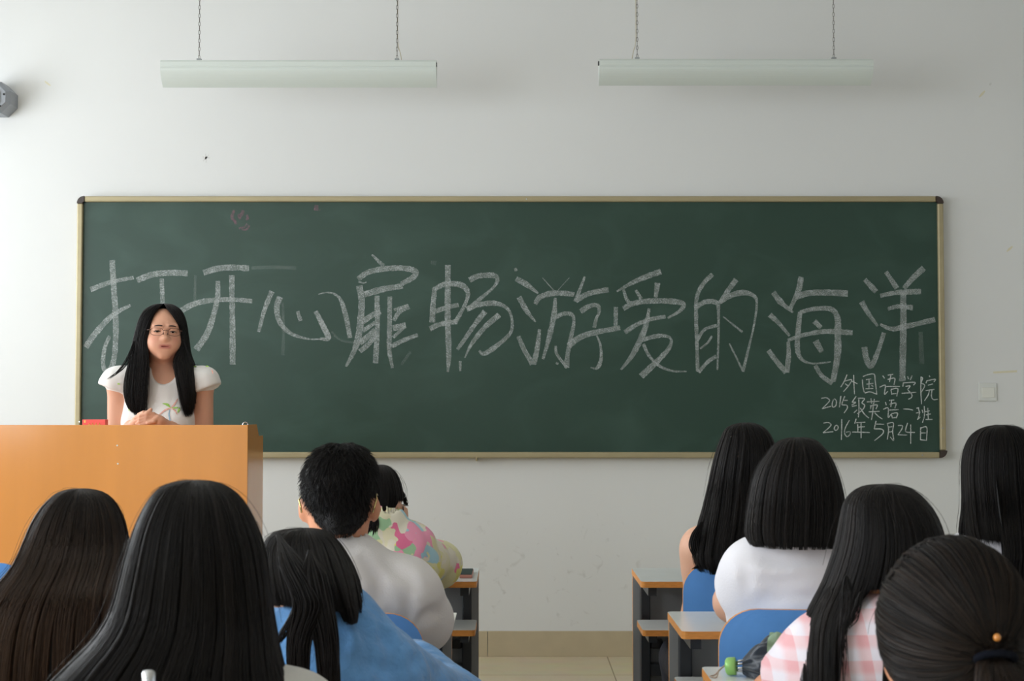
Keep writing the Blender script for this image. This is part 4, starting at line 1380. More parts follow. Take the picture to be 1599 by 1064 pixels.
# ------------------------------------------------------------------ patterned cloth
def plaid_material():
    m = material('pink_plaid_cotton', srgb(236, 214, 220), 0.85, sheen=0.2, bump=0.15, bscale=250)
    nt, b = nodes_of(m)
    tc = nt.nodes.new('ShaderNodeTexCoord'); sep = nt.nodes.new('ShaderNodeSeparateXYZ')
    mp = nt.nodes.new('ShaderNodeMapping'); mp.inputs['Rotation'].default_value = (0, .10, 0)
    nt.links.new(tc.outputs['Object'], mp.inputs['Vector']); nt.links.new(mp.outputs['Vector'], sep.inputs[0])
    def stripes(sock, period, duty):
        a = nt.nodes.new('ShaderNodeMath'); a.operation = 'DIVIDE'; a.inputs[1].default_value = period
        nt.links.new(sock, a.inputs[0])
        f = nt.nodes.new('ShaderNodeMath'); f.operation = 'FRACT'; nt.links.new(a.outputs[0], f.inputs[0])
        r = nt.nodes.new('ShaderNodeMapRange'); r.interpolation_type = 'SMOOTHSTEP'
        r.inputs['From Min'].default_value = duty-.16; r.inputs['From Max'].default_value = duty+.16
        nt.links.new(f.outputs[0], r.inputs['Value'])
        return r.outputs['Result']
    ad = nt.nodes.new('ShaderNodeMath'); ad.operation = 'ADD'
    nt.links.new(stripes(sep.outputs['X'], .034, .5), ad.inputs[0]); nt.links.new(stripes(sep.outputs['Z'], .036, .5), ad.inputs[1])
    cr = nt.nodes.new('ShaderNodeValToRGB')
    cr.color_ramp.elements[0].position = 0; cr.color_ramp.elements[0].color = srgb(232, 226, 236)
    cr.color_ramp.elements[1].position = 1; cr.color_ramp.elements[1].color = srgb(230, 172, 178)
    e = cr.color_ramp.elements.new(.5); e.color = srgb(234, 204, 210)
    d = nt.nodes.new('ShaderNodeMath'); d.operation = 'MULTIPLY'; d.inputs[1].default_value = .5
    nt.links.new(ad.outputs[0], d.inputs[0]); nt.links.new(d.outputs[0], cr.inputs['Fac'])
    nt.links.new(cr.outputs['Color'], b.inputs['Base Color'])
    return m
M['plaid'] = plaid_material()

def flower_material():
    m = material('flowered_nylon', srgb(214, 208, 160), 0.55, sheen=0.1, bump=0.2, bscale=60)
    nt, b = nodes_of(m)
    tc = nt.nodes.new('ShaderNodeTexCoord')
    n = nt.nodes.new('ShaderNodeTexNoise'); n.inputs['Scale'].default_value = 22; n.inputs['Detail'].default_value = 1.5
    nt.links.new(tc.outputs['Object'], n.inputs['Vector'])
    mx = nt.nodes.new('ShaderNodeMix'); mx.data_type = 'VECTOR'; mx.inputs['Factor'].default_value = .10
    nt.links.new(tc.outputs['Object'], mx.inputs[4]); nt.links.new(n.outputs['Color'], mx.inputs[5])
    v = nt.nodes.new('ShaderNodeTexVoronoi'); v.inputs['Scale'].default_value = 27
    nt.links.new(mx.outputs[1], v.inputs['Vector'])
    sep = nt.nodes.new('ShaderNodeSeparateColor'); nt.links.new(v.outputs['Color'], sep.inputs[0])
    cr = nt.nodes.new('ShaderNodeValToRGB'); cr.color_ramp.interpolation = 'CONSTANT'
    cols = [(0, (228, 222, 204)), (.26, (240, 156, 186)), (.40, (222, 218, 172)), (.62, (224, 218, 124)), (.70, (160, 200, 158)), (.79, (168, 208, 222)), (.87, (230, 116, 156)), (.92, (226, 220, 188))]
    cr.color_ramp.elements[0].position = 0; cr.color_ramp.elements[0].color = srgb(*cols[0][1])
    cr.color_ramp.elements[1].position = cols[1][0]; cr.color_ramp.elements[1].color = srgb(*cols[1][1])
    for p, c in cols[2:]:
        e = cr.color_ramp.elements.new(p); e.color = srgb(*c)
    nt.links.new(sep.outputs[0], cr.inputs['Fac'])
    nt.links.new(cr.outputs['Color'], b.inputs['Base Color'])
    return m
M['flowers'] = flower_material()

def spectacles(c, R, label, fm, w=.050, h=.032, rim=True, parent_label=None):
    """c: point between the lenses; R columns: right, back (into the head), up"""
    t = thing('eyeglasses', c, label, 'glasses')
    c = np.asarray(c, float)
    P = lambda x, y, z: c+R@np.array([x, y, z])
    mb = MB()
    for sx in (-1, 1):
        cx = sx*(w/2+.009)
        ring = []
        for k in range(25):
            a = 2*math.pi*k/24
            ca, sa = math.cos(a), math.sin(a)
            ring.append(P(cx+w/2*np.sign(ca)*abs(ca)**.75, .004*abs(cx+w/2*ca)/.05, h/2*np.sign(sa)*abs(sa)**.75))
        mb.tube(ring, .0009, 6, cap=False)
        lens = MB()
        lens.add([q for q in ring[:-1]], [tuple(range(24))])
        lens.add([q+R@np.array([0, .0012, 0]) for q in ring[:-1]], [tuple(range(23, -1, -1))])
        lens.add([q for q in ring[:-1]]+[q+R@np.array([0, .0012, 0]) for q in ring[:-1]], [(i, (i+1) % 24, 24+(i+1) % 24, 24+i) for i in range(24)])
        lens.build('lens', M['lens'], t)
        hx = sx*(w+.012)
        mb.tube([P(hx-sx*.003, .004, .006), P(hx+sx*.004, .006, .006)], .0016, 6)
        tm = MB()
        tm.tube([P(hx+sx*.004, .006, .006), P(hx+sx*.008, .05, .007), P(hx+sx*.010, .108, .012), P(hx+sx*.013, .137, .002), P(hx+sx*.006, .146, -.024)], [.0013, .0012, .0014, .0020, .0022], 6)
        tm.build('temple', fm, t, smooth=True)
    mb.tube([P(-.009, .001, .003), P(-.004, -.002, .006), P(.004, -.002, .006), P(.009, .001, .003)], .0011, 6)
    for sx in (-1, 1):
        mb.tube([P(sx*.009, .001, -.002), P(sx*.008, .006, -.010)], .0016, 6)
    mb.build('frame', fm, t, smooth=True)
    return t
REV = np.array([[-1.0, 0, 0], [0, -1, 0], [0, 0, 1]])     # a head that looks at the board

# ------------------------------------------------------------------ the speaker
SY = 6.05
def build_speaker():
    root0 = W(248, 660, SY)
    root = thing('person', (root0[0], SY, 0), 'woman in glasses and white dress standing at the lectern with clasped hands', 'person')
    Hc = W(254.5, 526.5, SY)
    a = math.radians(18)
    R = np.array(Matrix.Rotation(a, 3, 'Z')) @ np.array(Matrix.Rotation(math.radians(1.5), 3, 'Y'))
    Q = lambda x, y, z: Hc+R@np.array([x, y, z])
    sl_, sr_ = W(186, 596, SY+.015), W(315, 596, SY+.015)
    el_, er_ = W(183, 690, SY+.03), W(318, 690, SY+.02)
    WSZ = WS
    ax = axis(root0[0]-.34, root0[0]+.34, .007, (Hc[0]-.08, Hc[0]+.105, .0019))
    ay = axis(5.60, 6.36, .007, (5.66, 5.80, .0028))
    ay = np.unique(np.concatenate([np.arange(5.60, 5.68, .006), np.arange(5.68, 5.83, .0032), np.arange(5.83, 5.925, .005), np.arange(5.925, 6.0, .002), np.arange(6.0, 6.36, .008)]))
    az = np.unique(np.concatenate([np.arange(-.02, 1.11, .012), np.arange(1.11, 1.24, .003), np.arange(1.24, Hc[2]-.10, .006), np.arange(Hc[2]-.10, Hc[2]+.055, .0018), np.arange(Hc[2]+.055, 1.70, .006)]))
    S = SDF(ax, ay, az)
    # head
    S.ell(Q(0, .015, .035), (.074, .092, .080), R, .02)
    S.ell(Q(0, -.022, -.004), (.0645, .068, .086), R, .03)
    S.ell(Q(0, -.034, -.046), (.0480, .050, .042), R, .03)
    S.rc(Q(-.006, -.078, -.078), Q(.006, -.078, -.078), .014, .014, .02)
    for sx in (-1, 1):
        S.ell(Q(sx*.038, -.060, -.024), (.0235, .022, .026), R, .03)
        S.ell(Q(sx*.030, -.097, .020), (.018, .014, .011), R, .012, 's')
        S.ell(Q(sx*.030, -.0745, .0195), (.0165, .0150, .0120), R, .006)
        S.ell(Q(sx*.030, -.092, .0165), (.0130, .014, .0034), R, .0015, 's')
        S.rc(Q(sx*.014, -.085, .040), Q(sx*.042, -.076, .040), .007, .006, .02)
        S.ell(Q(sx*.0110, -.091, -.0120), (.0062, .0080, .0058), R, .005)
        S.ell(Q(sx*.0055, -.0985, -.0172), (.0034, .005, .0028), R, .002, 's')
        S.ell(Q(sx*.074, .005, .005), (.009, .02, .032), R, .008)
    S.rc(Q(0, -.086, .022), Q(0, -.098, -.004), .0052, .0068, .012)
    S.ell(Q(0, -.0985, -.0085), (.0085, .0095, .0078), R, .006)
    S.ell(Q(0, -.078, -.040), (.034, .015, .026), R, .04)
    S.ell(Q(-.0095, -.0905, -.0372), (.0150, .0058, .0040), R, .0035)
    S.ell(Q(.0095, -.0905, -.0372), (.0150, .0058, .0040), R, .0035)
    S.ell(Q(0, -.0905, -.0465), (.0180, .0066, .0050), R, .004)
    S.ell(Q(0, -.0985, -.0418), (.0165, .0065, .0014), R, .0014, 's')
    # neck, trunk
    mid = (sl_+sr_)/2
    Nk = mid+np.array([0, .01, .040])
    S.rc(Nk+np.array([0, 0, -.02]), Q(0, .02, -.05), .054, .048, .03)
    waist = np.array([root0[0]+.004, SY+.02, 1.02]); hip = np.array([root0[0]+.004, SY+.03, .86])
    def torso(T, p):
        T.ell(mid+np.array([0, .005, -.13]), (.136+p, .098+p, .185+p), None, .04)
        for sx in (-1, 1):
            T.ell(mid+np.array([sx*.068, -.072, -.165]), (.058+p*.5, .045+p*.5, .056+p*.5), None, .05)
        T.rc(mid+np.array([0, .005, -.2]), waist, .11+p, .105+p, .05)
        T.ell(waist, (.128+p, .098+p, .12+p), None, .05)
        T.ell(hip, (.165+p, .118+p, .13+p), None, .06)
        for sh in (sl_, sr_):
            T.rc(Nk+np.array([0, .005, -.03]), sh+np.array([0, 0, 0]), .046+p, .046+p, .04)
    torso(S, 0)
    # arms: hands clasped on the lectern
    hy = 5.765
    wl_, wr_ = W(204, 668, hy+.05), W(268, 670, hy+.05)
    for sh, e, w in ((sl_, el_, wl_), (sr_, er_, wr_)):
        S.rc(sh, e, .046, .039, .03); S.rc(e, w, .038, .025, .015)
    pr = W(248, 658, hy)      # her left hand, at the right of the picture
    pl = W(215, 659, hy+.012)
    S.rc(wr_, pr, .024, .021, .015); S.rc(wl_, pl, .024, .021, .015)
    S.rc(pr, W(241, 652, hy-.002), .021, .017, .012); S.rc(pl, W(219, 652, hy+.010), .021, .016, .012)
    fr = .0078
    for i in range(4):           # fingers of her left hand lie over the right one, each its own length and bend
        k = W(240+1.0*i, 647+4.6*i, hy-.010-.002*i); m_ = W(229-.6*i, 647.2+4.7*i, hy-.024); m2 = W(219-.4*i+(2 if i == 3 else 0), 650+4.6*i, hy-.024); t_ = W(211+1.3*i, 653.5+4.3*i, hy-.014)
        S.chain([k, m_, m2, t_], [fr*1.1, fr*1.02, fr*.95, fr*.78], .0022)
    for i in range(3):           # fingers of her right hand come up between
        k = W(217+1.5*i, 648+4*i, hy-.004); m_ = W(224+2*i, 644.6+2.4*i, hy-.016+.003*i); t_ = W(233+2*i, 644+2.6*i, hy-.004+.006*i)
        S.chain([k, m_, t_], [fr*1.05, fr, fr*.8], .0022)
    S.chain([W(222, 654, hy-.012), W(230, 646, hy-.02), W(235.5, 640, hy-.012)], [.0105, .0092, .0072], .004)      # thumb upright
    S.chain([W(246, 653, hy-.014), W(240, 658, hy-.028), W(231, 661, hy-.032)], [.0105, .0092, .0076], .004)
    # legs
    for sx in (-1, 1):
        h_ = hip+np.array([sx*.078, 0, -.05]); kn = np.array([hip[0]+sx*.085, SY+.02, .46]); an = np.array([hip[0]+sx*.085, SY+.05, .08])
        S.rc(h_, kn, .078, .052, .04); S.rc(kn, an, .052, .034, .02); S.rc(an, an+np.array([sx*.02, -.15, -.045]), .036, .03, .02)
    V, F = S.mesh(1)
    V[:, 2] = np.maximum(V[:, 2], .004)
    body = mesh_np('body', V, F, M['skinpaint'], root)
    # natural colour of the skin: lips, cheeks
    L_ = (V-Hc)@R
    base = np.array(srgb(210, 157, 130)[:3])
    cols = np.repeat(base[None], len(V), 0)
    lip = np.exp(-((L_[:, 0]/.0230)**6+((L_[:, 2]+.0420)/.0090)**4))*(L_[:, 1] < -.082)
    lc = np.array(srgb(168, 84, 82)[:3])
    cols = cols*(1-lip[:, None]*.75)+lc*lip[:, None]*.75
    for sx in (-1, 1):
        ck = np.exp(-(((L_[:, 0]-sx*.040)/.018)**2+((L_[:, 2]+.014)/.018)**2))*(L_[:, 1] < -.04)*.35
        cols = cols*(1-ck[:, None])+np.array(srgb(206, 122, 106)[:3])*ck[:, None]
    set_attr(body, 'col', cols)
    # eyes
    for sx in (-1, 1):
        c = Q(sx*.030, -.0755, .0185)
        mb = MB(); n = 20
        prof = [(-.0112+.0224*i/12, math.sqrt(max(.0112**2-(-.0112+.0224*i/12)**2, 1e-8))) for i in range(13)]
        mb.lathe([(t, r) for t, r in prof], c, R@np.array([0, -1, 0]), n)
        e = mb.build('eyeball', M['eyewhite'], root, smooth=True)
        io = R@np.array([.001, -1, -.02])
        MB().lathe([(.0098, .0058), (.0112, .0050), (.0119, .0025), (.0121, .0004)], c, io, 16).build('iris', M['iris'], e and root, smooth=True)
        mb = MB()
        pts = []
        for k in range(9):
            u = -1+k/4
            x = sx*.030+u*.0150
            z = .0196-.0036*u*u
            y = -.0905+.006*u*u+.002*abs(u)
            pts.append(Q(x, y, z))
        mb.tube(pts, [.0006, .0012, .0016, .0018, .0018, .0018, .0016, .0012, .0006], 6)
        mb.build('eyelashes', M['black'], root, smooth=True)
        pts = []
        for k in range(9):
            u = k/8
            x = sx*(.012+.036*u); z = .0395+.0032*math.sin(u*3.0)-.0045*u
            y = -.0955+.018*u*u
            pts.append(Q(x, y, z))
        MB().tube(pts, [.0018, .0026, .0030, .0031, .0030, .0027, .0022, .0016, .0008], 6).build('eyebrow', M['brow'], root, smooth=True)
    # dress
    st = .0055
    T = SDF(axis(root0[0]-.36, root0[0]+.36, st), axis(SY-.22, SY+.26, st), axis(.50, Nk[2]+.1, st))
    torso(T, .011)
    T.rc(hip, np.array([hip[0], SY+.03, .55]), .165, .20, .06)
    for sx, sh in ((-1, sl_), (1, sr_)):
        T1 = SDF(T.ax, T.ay, T.az)
        T1.rc(sh+np.array([-sx*.06, 0, .010]), sh+np.array([sx*.012, -.004, -.006]), .054, .060, .03)
        T1.rc(sh+np.array([sx*.0, -.004, -.004]), sh+np.array([sx*.026, -.006, -.05]), .058, .056, .03)
        T1.cutplane(sh+np.array([sx*.012, 0, -.036]), (sx*.42, -.1, -1), .004)
        T1.ripple(.003, 34, 5+sx, (1, 1, .4))
        T.d = np.minimum(T.d, T1.d)
    T.ripple(.0045, 17, 21, (1.3, 1, .35), n=5)
    T.ell(W(253, 566, SY-.085)+np.array([0, 0, 0]), (.060, .14, .0885), None, .004, 's')
    T.cutplane((0, 0, .56), (0, 0, -1))
    V, F = T.mesh(2)
    dress = mesh_np('dress', V, F, M['dress'], root)
    # printed palm and leaves on the front of the dress
    def printed(name, px_pts, w, mat):
        P = catmull(px_pts, 8*(len(px_pts)-1)+1)
        ws = np.interp(np.linspace(0, 1, len(P)), np.linspace(0, 1, len(np.atleast_1d(w))), np.atleast_1d(w)) if len(np.atleast_1d(w)) > 1 else np.full(len(P), w)
        Tt = np.gradient(P, axis=0); Tt /= np.linalg.norm(Tt, axis=1, keepdims=True)+1e-9
        Nn = np.stack([-Tt[:, 1], Tt[:, 0]], 1)
        VV = []
        for i in range(len(P)):
            for sgn in (-.5, .5):
                q = P[i]+Nn[i]*ws[i]*sgn
                w0 = W(q[0], q[1], SY-.12)
                y = T.front(w0[0], w0[2])
                if y is None: y = SY-.1
                w0 = W(q[0], q[1], y); y2 = T.front(w0[0], w0[2])
                y = y2 if y2 is not None else y
                p = W(q[0], q[1], y-.0045); VV.append(p)
        FF = np.array([(2*i, 2*i+1, 2*i+3, 2*i+2) for i in range(len(P)-1)])
        return mesh_np(name, VV, FF, mat, dress)
    z = lambda pts: [(x/9.673+200, y/9.673+560) for x, y in pts]
    pk, gr, bl = M['print_pink'], M['print_green'], M['print_blue']
    printed('print', z([(655, 745), (700, 690), (752, 610)]), [2.0, 2.6, 1.4], pk)
    printed('print', z([(645, 750), (560, 780), (470, 850)]), [1.8, 2.6, 1.4], pk)
    printed('print', z([(665, 755), (710, 790), (740, 845)]), [1.8, 2.4, 1.4], pk)
    printed('print', z([(640, 745), (595, 700), (520, 680)]), [.8, 4.4, 1.0], gr)
    printed('print', z([(662, 745), (710, 745), (760, 738)]), [1.0, 2.8, 1.4], gr)
    printed('print', z([(780, 740), (765, 780), (750, 820)]), [1.0, 3.6, 1.2], gr)
    printed('print', z([(628, 770), (618, 860), (645, 975)]), [1.0, 1.8, 1.4], bl)
    printed('print', z([(30, 640), (25, 720), (10, 790)]), [1.0, 3.0, 1.2], gr)
    for (x, y) in ((1010, 120), (1195, 118)):
        printed('print', z([(x-25, y+4), (x, y), (x+25, y+6)]), [.8, 2.4, .8], gr)
    printed('print', z([(1255, 165), (1275, 200), (1280, 235)]), [.8, 1.8, .8], pk)
    printed('print', [(183.5, 599.5), (187, 600)], [2.6, 2.0], gr)
    # shoes
    for sx in (-1, 1):
        an = np.array([hip[0]+sx*.085, SY+.05, .05])
        U = SDF(axis(an[0]-.1, an[0]+.1, .008), axis(an[1]-.26, an[1]+.1, .008), axis(-.03, .15, .008))
        U.rc(an, an+np.array([sx*.02, -.16, -.015]), .044, .036, .02)
        U.cutplane((0, 0, .003), (0, 0, -1)); U.cutplane((0, 0, .075), (0, 0, 1))
        V, F = U.mesh(1); mesh_np('shoe', V, F, M['shoe'], root)
    # hair: parted in the middle, hanging in two curtains before the shoulders
    hm = HairMesh()
    rows = [(474.2, 254, 255, 254.3, 254.8), (475.2, 243, 266, 253, 256.2), (478, 235, 273, 251, 258), (484, 226, 280.5, 246, 262), (492, 220.5, 285, 240, 268.5), (503, 216, 288.5, 235, 274.5), (518, 211.5, 291, 231, 279.5),
            (535, 207.5, 293.5, 229.5, 280.5), (552, 203, 296, 231.5, 275.5), (568, 198, 298.5, 234.5, 271), (588, 192, 300, 235, 274.5), (610, 190, 300.5, 235, 279), (630, 193.5, 299.5, 234, 283), (643, 200, 297, 232, 286), (654, 206, 294, 228, 288.5)]
    arr = []
    ztop = W(254, 474.2, SY)[2]
    for (py, xl, xr, il, ir) in rows:
        l, r = W(xl, py, SY), W(xr, py, SY); cx, w = (l[0]+r[0])/2, max((r[0]-l[0])/2, .001)
        tt = ztop-l[2]
        dd = .105*math.sqrt(max(1-(1-min(tt/.11, 1))**2, 0))
        u = min(max((tt-.20)/.10, 0), 1)
        df = dd*(1-u)+.140*u; db = dd*(1-u)+.13*u
        l, r = W(xl, py, SY-.10*u), W(xr, py, SY-.10*u); cx, w = (l[0]+r[0])/2, max((r[0]-l[0])/2, .001)
        yi = SY-.75*df
        til = math.asin(np.clip((W(il, py, yi)[0]-cx)/w, -.97, .97)); tir = math.asin(np.clip((W(ir, py, yi)[0]-cx)/w, -.97, .97))
        arr.append((l[2], cx, w, max(df, .001), max(db, .001), til, tir, 1-.72*u))
    A_ = np.array(arr); m = len(A_)-1
    r = np.random.default_rng(5)
    N = 26
    for side in (-1, 1):
        n = 3000
        u = r.random((n, 1)); t = np.linspace(0, 1, N)[None, :]
        s0 = (r.random((n, 1))**2*1.5)*(u < .5)
        lk = r.integers(0, 22, n); lo_ = r.standard_normal(22); lu = r.random(22)
        se = m-np.abs(.9*lo_[lk][:, None]+.7*r.standard_normal((n, 1)))-1.2*np.abs(u-.22)*(u < .5)
        sv = s0+(se-s0)*t**1.2
        q = cr_interp(A_, sv)
        uu = u+(lu[lk][:, None]*.5-u)*.30*(sv/m)**2*(u < .5)+.012*np.sin(sv*.8+lo_[lk][:, None]*3)
        th_in = q[..., 5] if side < 0 else q[..., 6]
        th = th_in+(side*math.pi-th_in)*np.clip(uu, 0, 1)
        of = -.012*r.random((n, 1))+.003*lo_[lk][:, None]*np.clip(sv/m*2, 0, 1)
        of = np.minimum(of, .002)
        st_, ct = np.sin(th), np.cos(th)
        d = np.where(ct > 0, q[..., 3], q[..., 4])
        P = np.stack([q[..., 1]+np.maximum(q[..., 2]+of, .0005)*st_, SY+.012-np.maximum(d+of, .0005)*np.sign(ct)*np.abs(ct)**np.where(ct > 0, q[..., 7], 1.0), q[..., 0]+0*th], -1)
        Rr = .0009*(.6+.8*r.random((n, 1)))*np.clip(1.25-t**6*1.1, .12, 1)
        tint = .14*1.6*r.random((n, 1))**2.2*np.ones((1, N))+.35*np.clip(sv/m-.35, 0, 1)*r.random((n, 1))
        hm.tubes(P, Rr, tint)
        # dark under-layer
        ns, na = 36, 30
        S_ = np.linspace(0, m-3.4, ns)[:, None]*np.ones((1, na))
        q = cr_interp(A_, S_)
        th_in = q[..., 5] if side < 0 else q[..., 6]
        th = th_in+side*.06+(side*math.pi-th_in-side*.06)*np.linspace(0, 1, na)[None, :]
        d = np.where(np.cos(th) > 0, q[..., 3], q[..., 4])-.011
        Vs = np.stack([q[..., 1]+np.maximum(q[..., 2]-.011, .0005)*np.sin(th), SY+.012-np.maximum(d, .0005)*np.sign(np.cos(th))*np.abs(np.cos(th))**np.where(np.cos(th) > 0, q[..., 7], 1.0), q[..., 0]-.004*(S_ < .6)], -1).reshape(-1, 3)
        i, j = np.meshgrid(np.arange(ns-1), np.arange(na-1), indexing='ij')
        hm.surf(Vs, np.stack([i*na+j, i*na+j+1, (i+1)*na+j+1, (i+1)*na+j], -1).reshape(-1, 4))
    # loose wisps at the shoulder
    bundle(hm, [(214, 520, SY-.03, .006), (204, 552, SY-.07, .010), (190, 576, SY-.095, .010), (167, 594, SY-.095, .005)], n=26, seed=8, core=False, rad=.0008)
    bundle(hm, [(286, 530, SY-.05, .004), (296, 560, SY-.09, .004), (303, 569, SY-.09, .004), (311, 569, SY-.09, .002)], n=10, seed=9, core=False, rad=.0008)
    hm.build('hair', M['hair'], root)
    spectacles(Q(0, -.108, .0155), R, 'thin rimmed glasses worn by the woman at the lectern', M['rim'], w=.049, h=.030)
    return T
M['skinpaint'] = material('speaker_skin', (1, 1, 1, 1), 0.5, spec=0.35, sss=0.08, attr='col')
M['eyewhite'] = material('eye_white', srgb(216, 206, 200), 0.25)
M['iris'] = material('dark_iris', srgb(34, 22, 18), 0.15)
M['brow'] = material('eyebrow_hair', srgb(62, 46, 40), 0.8)
M['dress'] = material('white_printed_cotton', srgb(226, 222, 218), 0.85, sheen=0.2, bump=0.12, bscale=240)
M['print_pink'] = material('pink_print', srgb(226, 172, 158), 0.9)
M['print_green'] = material('green_print', srgb(160, 200, 100), 0.9)
M['print_blue'] = material('blue_print', srgb(140, 176, 200), 0.9)
M['rim'] = material('thin_dark_rim', srgb(90, 66, 56), 0.3, metal=0.5)
build_speaker()

# ------------------------------------------------------------------ the class
def finish(p, hm, mat='hair'):
    hm.build('hair', M[mat], p['root'])

# girl with bare shoulder, front row right of the aisle
p = seated('long-haired student with a bare shoulder at the front desk right of the aisle', 3.95, (1163, 660.5), (1098, 858), (1236, 862), (1087, 962, 3.98), (1262, 950, 3.98), (1120, 918, 4.36), (1220, 918, 4.36),
           ears=False, sleeve='none', shirt='dark_tee', shirt_name='sleeveless_top', armr=(.043, .038, .032, .024), lean=-.12, scoop=.10, trap=.040)
hm = HairMesh()
rows = [(660.5, 1164, 1165), (661.5, 1152, 1177), (665, 1141, 1188), (672, 1132, 1198), (686, 1126, 1207), (705, 1119, 1212), (732, 1112, 1216), (760, 1106, 1219), (795, 1099, 1221), (825, 1092, 1222), (850, 1087, 1222), (872, 1085, 1220), (893, 1092, 1216)]
L = Loft(rows, 3.95, backd=.18)
loft_hair(hm, L, n=3740, seed=21, wav=.07, endjit=1.0, locks=34, lockr=.004, clump=.3, rad=0.00072)
bundle(hm, [(1096, 815, 3.83, .014), (1084, 850, 3.82, .012), (1094, 880, 3.81, .008), (1083, 890, 3.8, .004)], n=60, seed=4)
bundle(hm, [(1120, 840, 3.80, .02), (1108, 870, 3.79, .018), (1114, 896, 3.785, .006)], n=80, seed=5)
finish(p, hm)

# bob
p = seated('student with a chin-length dark bob and white short-sleeved top', 3.15, (1245, 683.5), (1182, 898), (1312, 898), (1146, 941, 3.2), (1345, 950, 3.2), (1190, 955, 3.48), (1300, 955, 3.48),
           ears=False, shirt='white_tee', armr=(.048, .042, .036, .026), lean=-.08, ripple=(.009, 15), ripple_stretch=(.35, .6, 1.5), sleeve_cut=.66, trap=.048, scoop=.058, creases=([(1165, 868), (1230, 876), (1300, 866)], [(1170, 905), (1215, 912), (1275, 902)], [(1175, 935), (1230, 930), (1300, 938)], [(1160, 880), (1166, 905), (1160, 930)]))
hm = HairMesh()
rows = [(683.5, 1246, 1248), (684.5, 1232, 1262), (688, 1219, 1273), (696, 1208, 1283), (710, 1197, 1294), (730, 1184, 1304), (755, 1175, 1312), (785, 1169.5, 1318), (815, 1166.5, 1319), (836, 1167, 1317), (853, 1173, 1312)]
L = Loft(rows, 3.15, backd=.15, neck=(.15, .25))
loft_hair(hm, L, n=4180, seed=22, wav=.008, endjit=.22, clump=.2, tintbase=.16, rad=0.00066)
finish(p, hm)

# far right
p = seated('student with long straight black hair below the wall switch at the right edge', 3.9, (1563, 664), (1512, 878), (1638, 878), (1500, 960, 3.95), (1650, 960, 3.95), (1530, 918, 4.36), (1600, 918, 4.36),
           ears=False, shirt='white_tee', armr=(.044, .040, .034, .025), lean=-.1, trap=.050)
hm = HairMesh()
rows = [(664, 1563, 1565), (665, 1549, 1580), (669, 1534, 1594), (678, 1520, 1606), (692, 1511, 1615), (712, 1505.5, 1620), (740, 1503.5, 1623), (790, 1506.5, 1625), (832, 1511, 1627), (860, 1516, 1628), (885, 1512, 1628), (930, 1518, 1626), (960, 1522, 1624)]
L = Loft(rows, 3.9, backd=.19, neck=(.18, .30))
loft_hair(hm, L, ends=lambda a: 8.25 if math.sin(a) < -.44 else 12, n=4180, seed=23, wav=.006, endjit=.7, clump=.2, rad=0.00072)
finish(p, hm)

# flowered jacket
p = seated('student in a pastel flowered jacket leaning on the front desk left of the aisle', 3.95, (586, 726), (530, 872), (640, 866), (510, 905, 4.05), (682, 884, 4.08), (560, 885, 4.42), (640, 885, 4.42),
           shirt='flowers', shirt_name='jacket', sleeve='long', lean=-.02, Ys=3.90, armr=(.046, .042, .036, .028), puff=.004, headr=(.068, .088, .108), ripple=(.02, 18), scoop=.06, neck_r=.046, trap=.062, nk=.062)
T = SDF(axis(p['Nk'][0]-.12, p['Nk'][0]+.12, .006), axis(p['Nk'][1]-.12, p['Nk'][1]+.12, .006), axis(p['Nk'][2]-.05, p['Nk'][2]+.13, .006))
a_, b_ = p['Nk']+np.array([0, 0, -.02]), p['Nk']+np.array([.0, .005, .055])
T.rc(a_, b_, .078, .066, .01); T.rc(a_, b_+np.array([0, 0, .06]), .066, .056, .004, 's')
T.cutplane(b_+np.array([0, 0, .022]), (0.25, .1, 1))
V, F = T.mesh(1)
mesh_np('collar', V, F, M['flowers'], p['root'])
hm = HairMesh()
rows = [(726, 590, 592), (727, 577, 603), (731, 565, 611), (739, 553, 619), (752, 544, 625.5), (768, 540, 629.5), (784, 541, 629), (798, 546, 618), (808, 556, 606)]
L = Loft(rows, 3.95, backd=.11, frontd=.10)
loft_hair(hm, L, n=2860, seed=24, wav=.02, endjit=.4, ends=lambda a: 8.0 if abs(a) < 1.05 else 5.9, th=(-140, 122))
bundle(hm, [(575, 795, 3.83, .022), (577, 815, 3.80, .024), (576, 835, 3.80, .02), (572, 860, 3.80, .012)], n=160, seed=6)
bundle(hm, [(626, 765, 3.96, .006), (632, 780, 3.97, .005), (635, 792, 3.98, .002)], n=24, seed=7, core=False, rad=.0009)
finish(p, hm)
spectacles(p['Hc']+np.array([0, .108, .006]), REV, 'dark glasses worn by the student in the flowered jacket', M['black'], w=.05, h=.034)

# the man in grey
p = seated('young man with short black hair and a pale grey long-sleeved shirt', 3.22, (530, 692), (418, 926), (634, 926), (398, 985, 3.27), (658, 968, 3.26), (470, 951, 3.52), (612, 951, 3.52),
           shirt='grey_tee', shirt_name='sweatshirt', sleeve='long', armr=(.052, .048, .040, .030), lean=.02, headr=(.069, .088, .118), puff=.006, pad=.013, ripple=(.010, 12), scoop=.058, neck_r=.055, trap=.058, nk=.066, skin='skinwarm', creases=([(628, 915), (640, 950), (632, 985)], [(600, 880), (640, 905), (655, 935)], [(650, 985), (668, 960), (690, 955)], [(560, 860), (590, 910), (585, 950)], [(520, 850), (540, 856), (565, 850)]))
hm = HairMesh()
rows = [(692, 530, 533), (693, 515, 548), (697, 503, 562), (705, 490, 575), (720, 477, 587), (740, 468.5, 592), (760, 468, 591), (780, 471, 587.5), (800, 479, 584), (815, 488, 577), (828, 500, 566), (837, 515, 556)]
L = Loft(rows, 3.22, headd=.108, backd=.085, frontd=.09, neck=(.14, .24))
r = np.random.default_rng(31)
n = 9000; N = 6
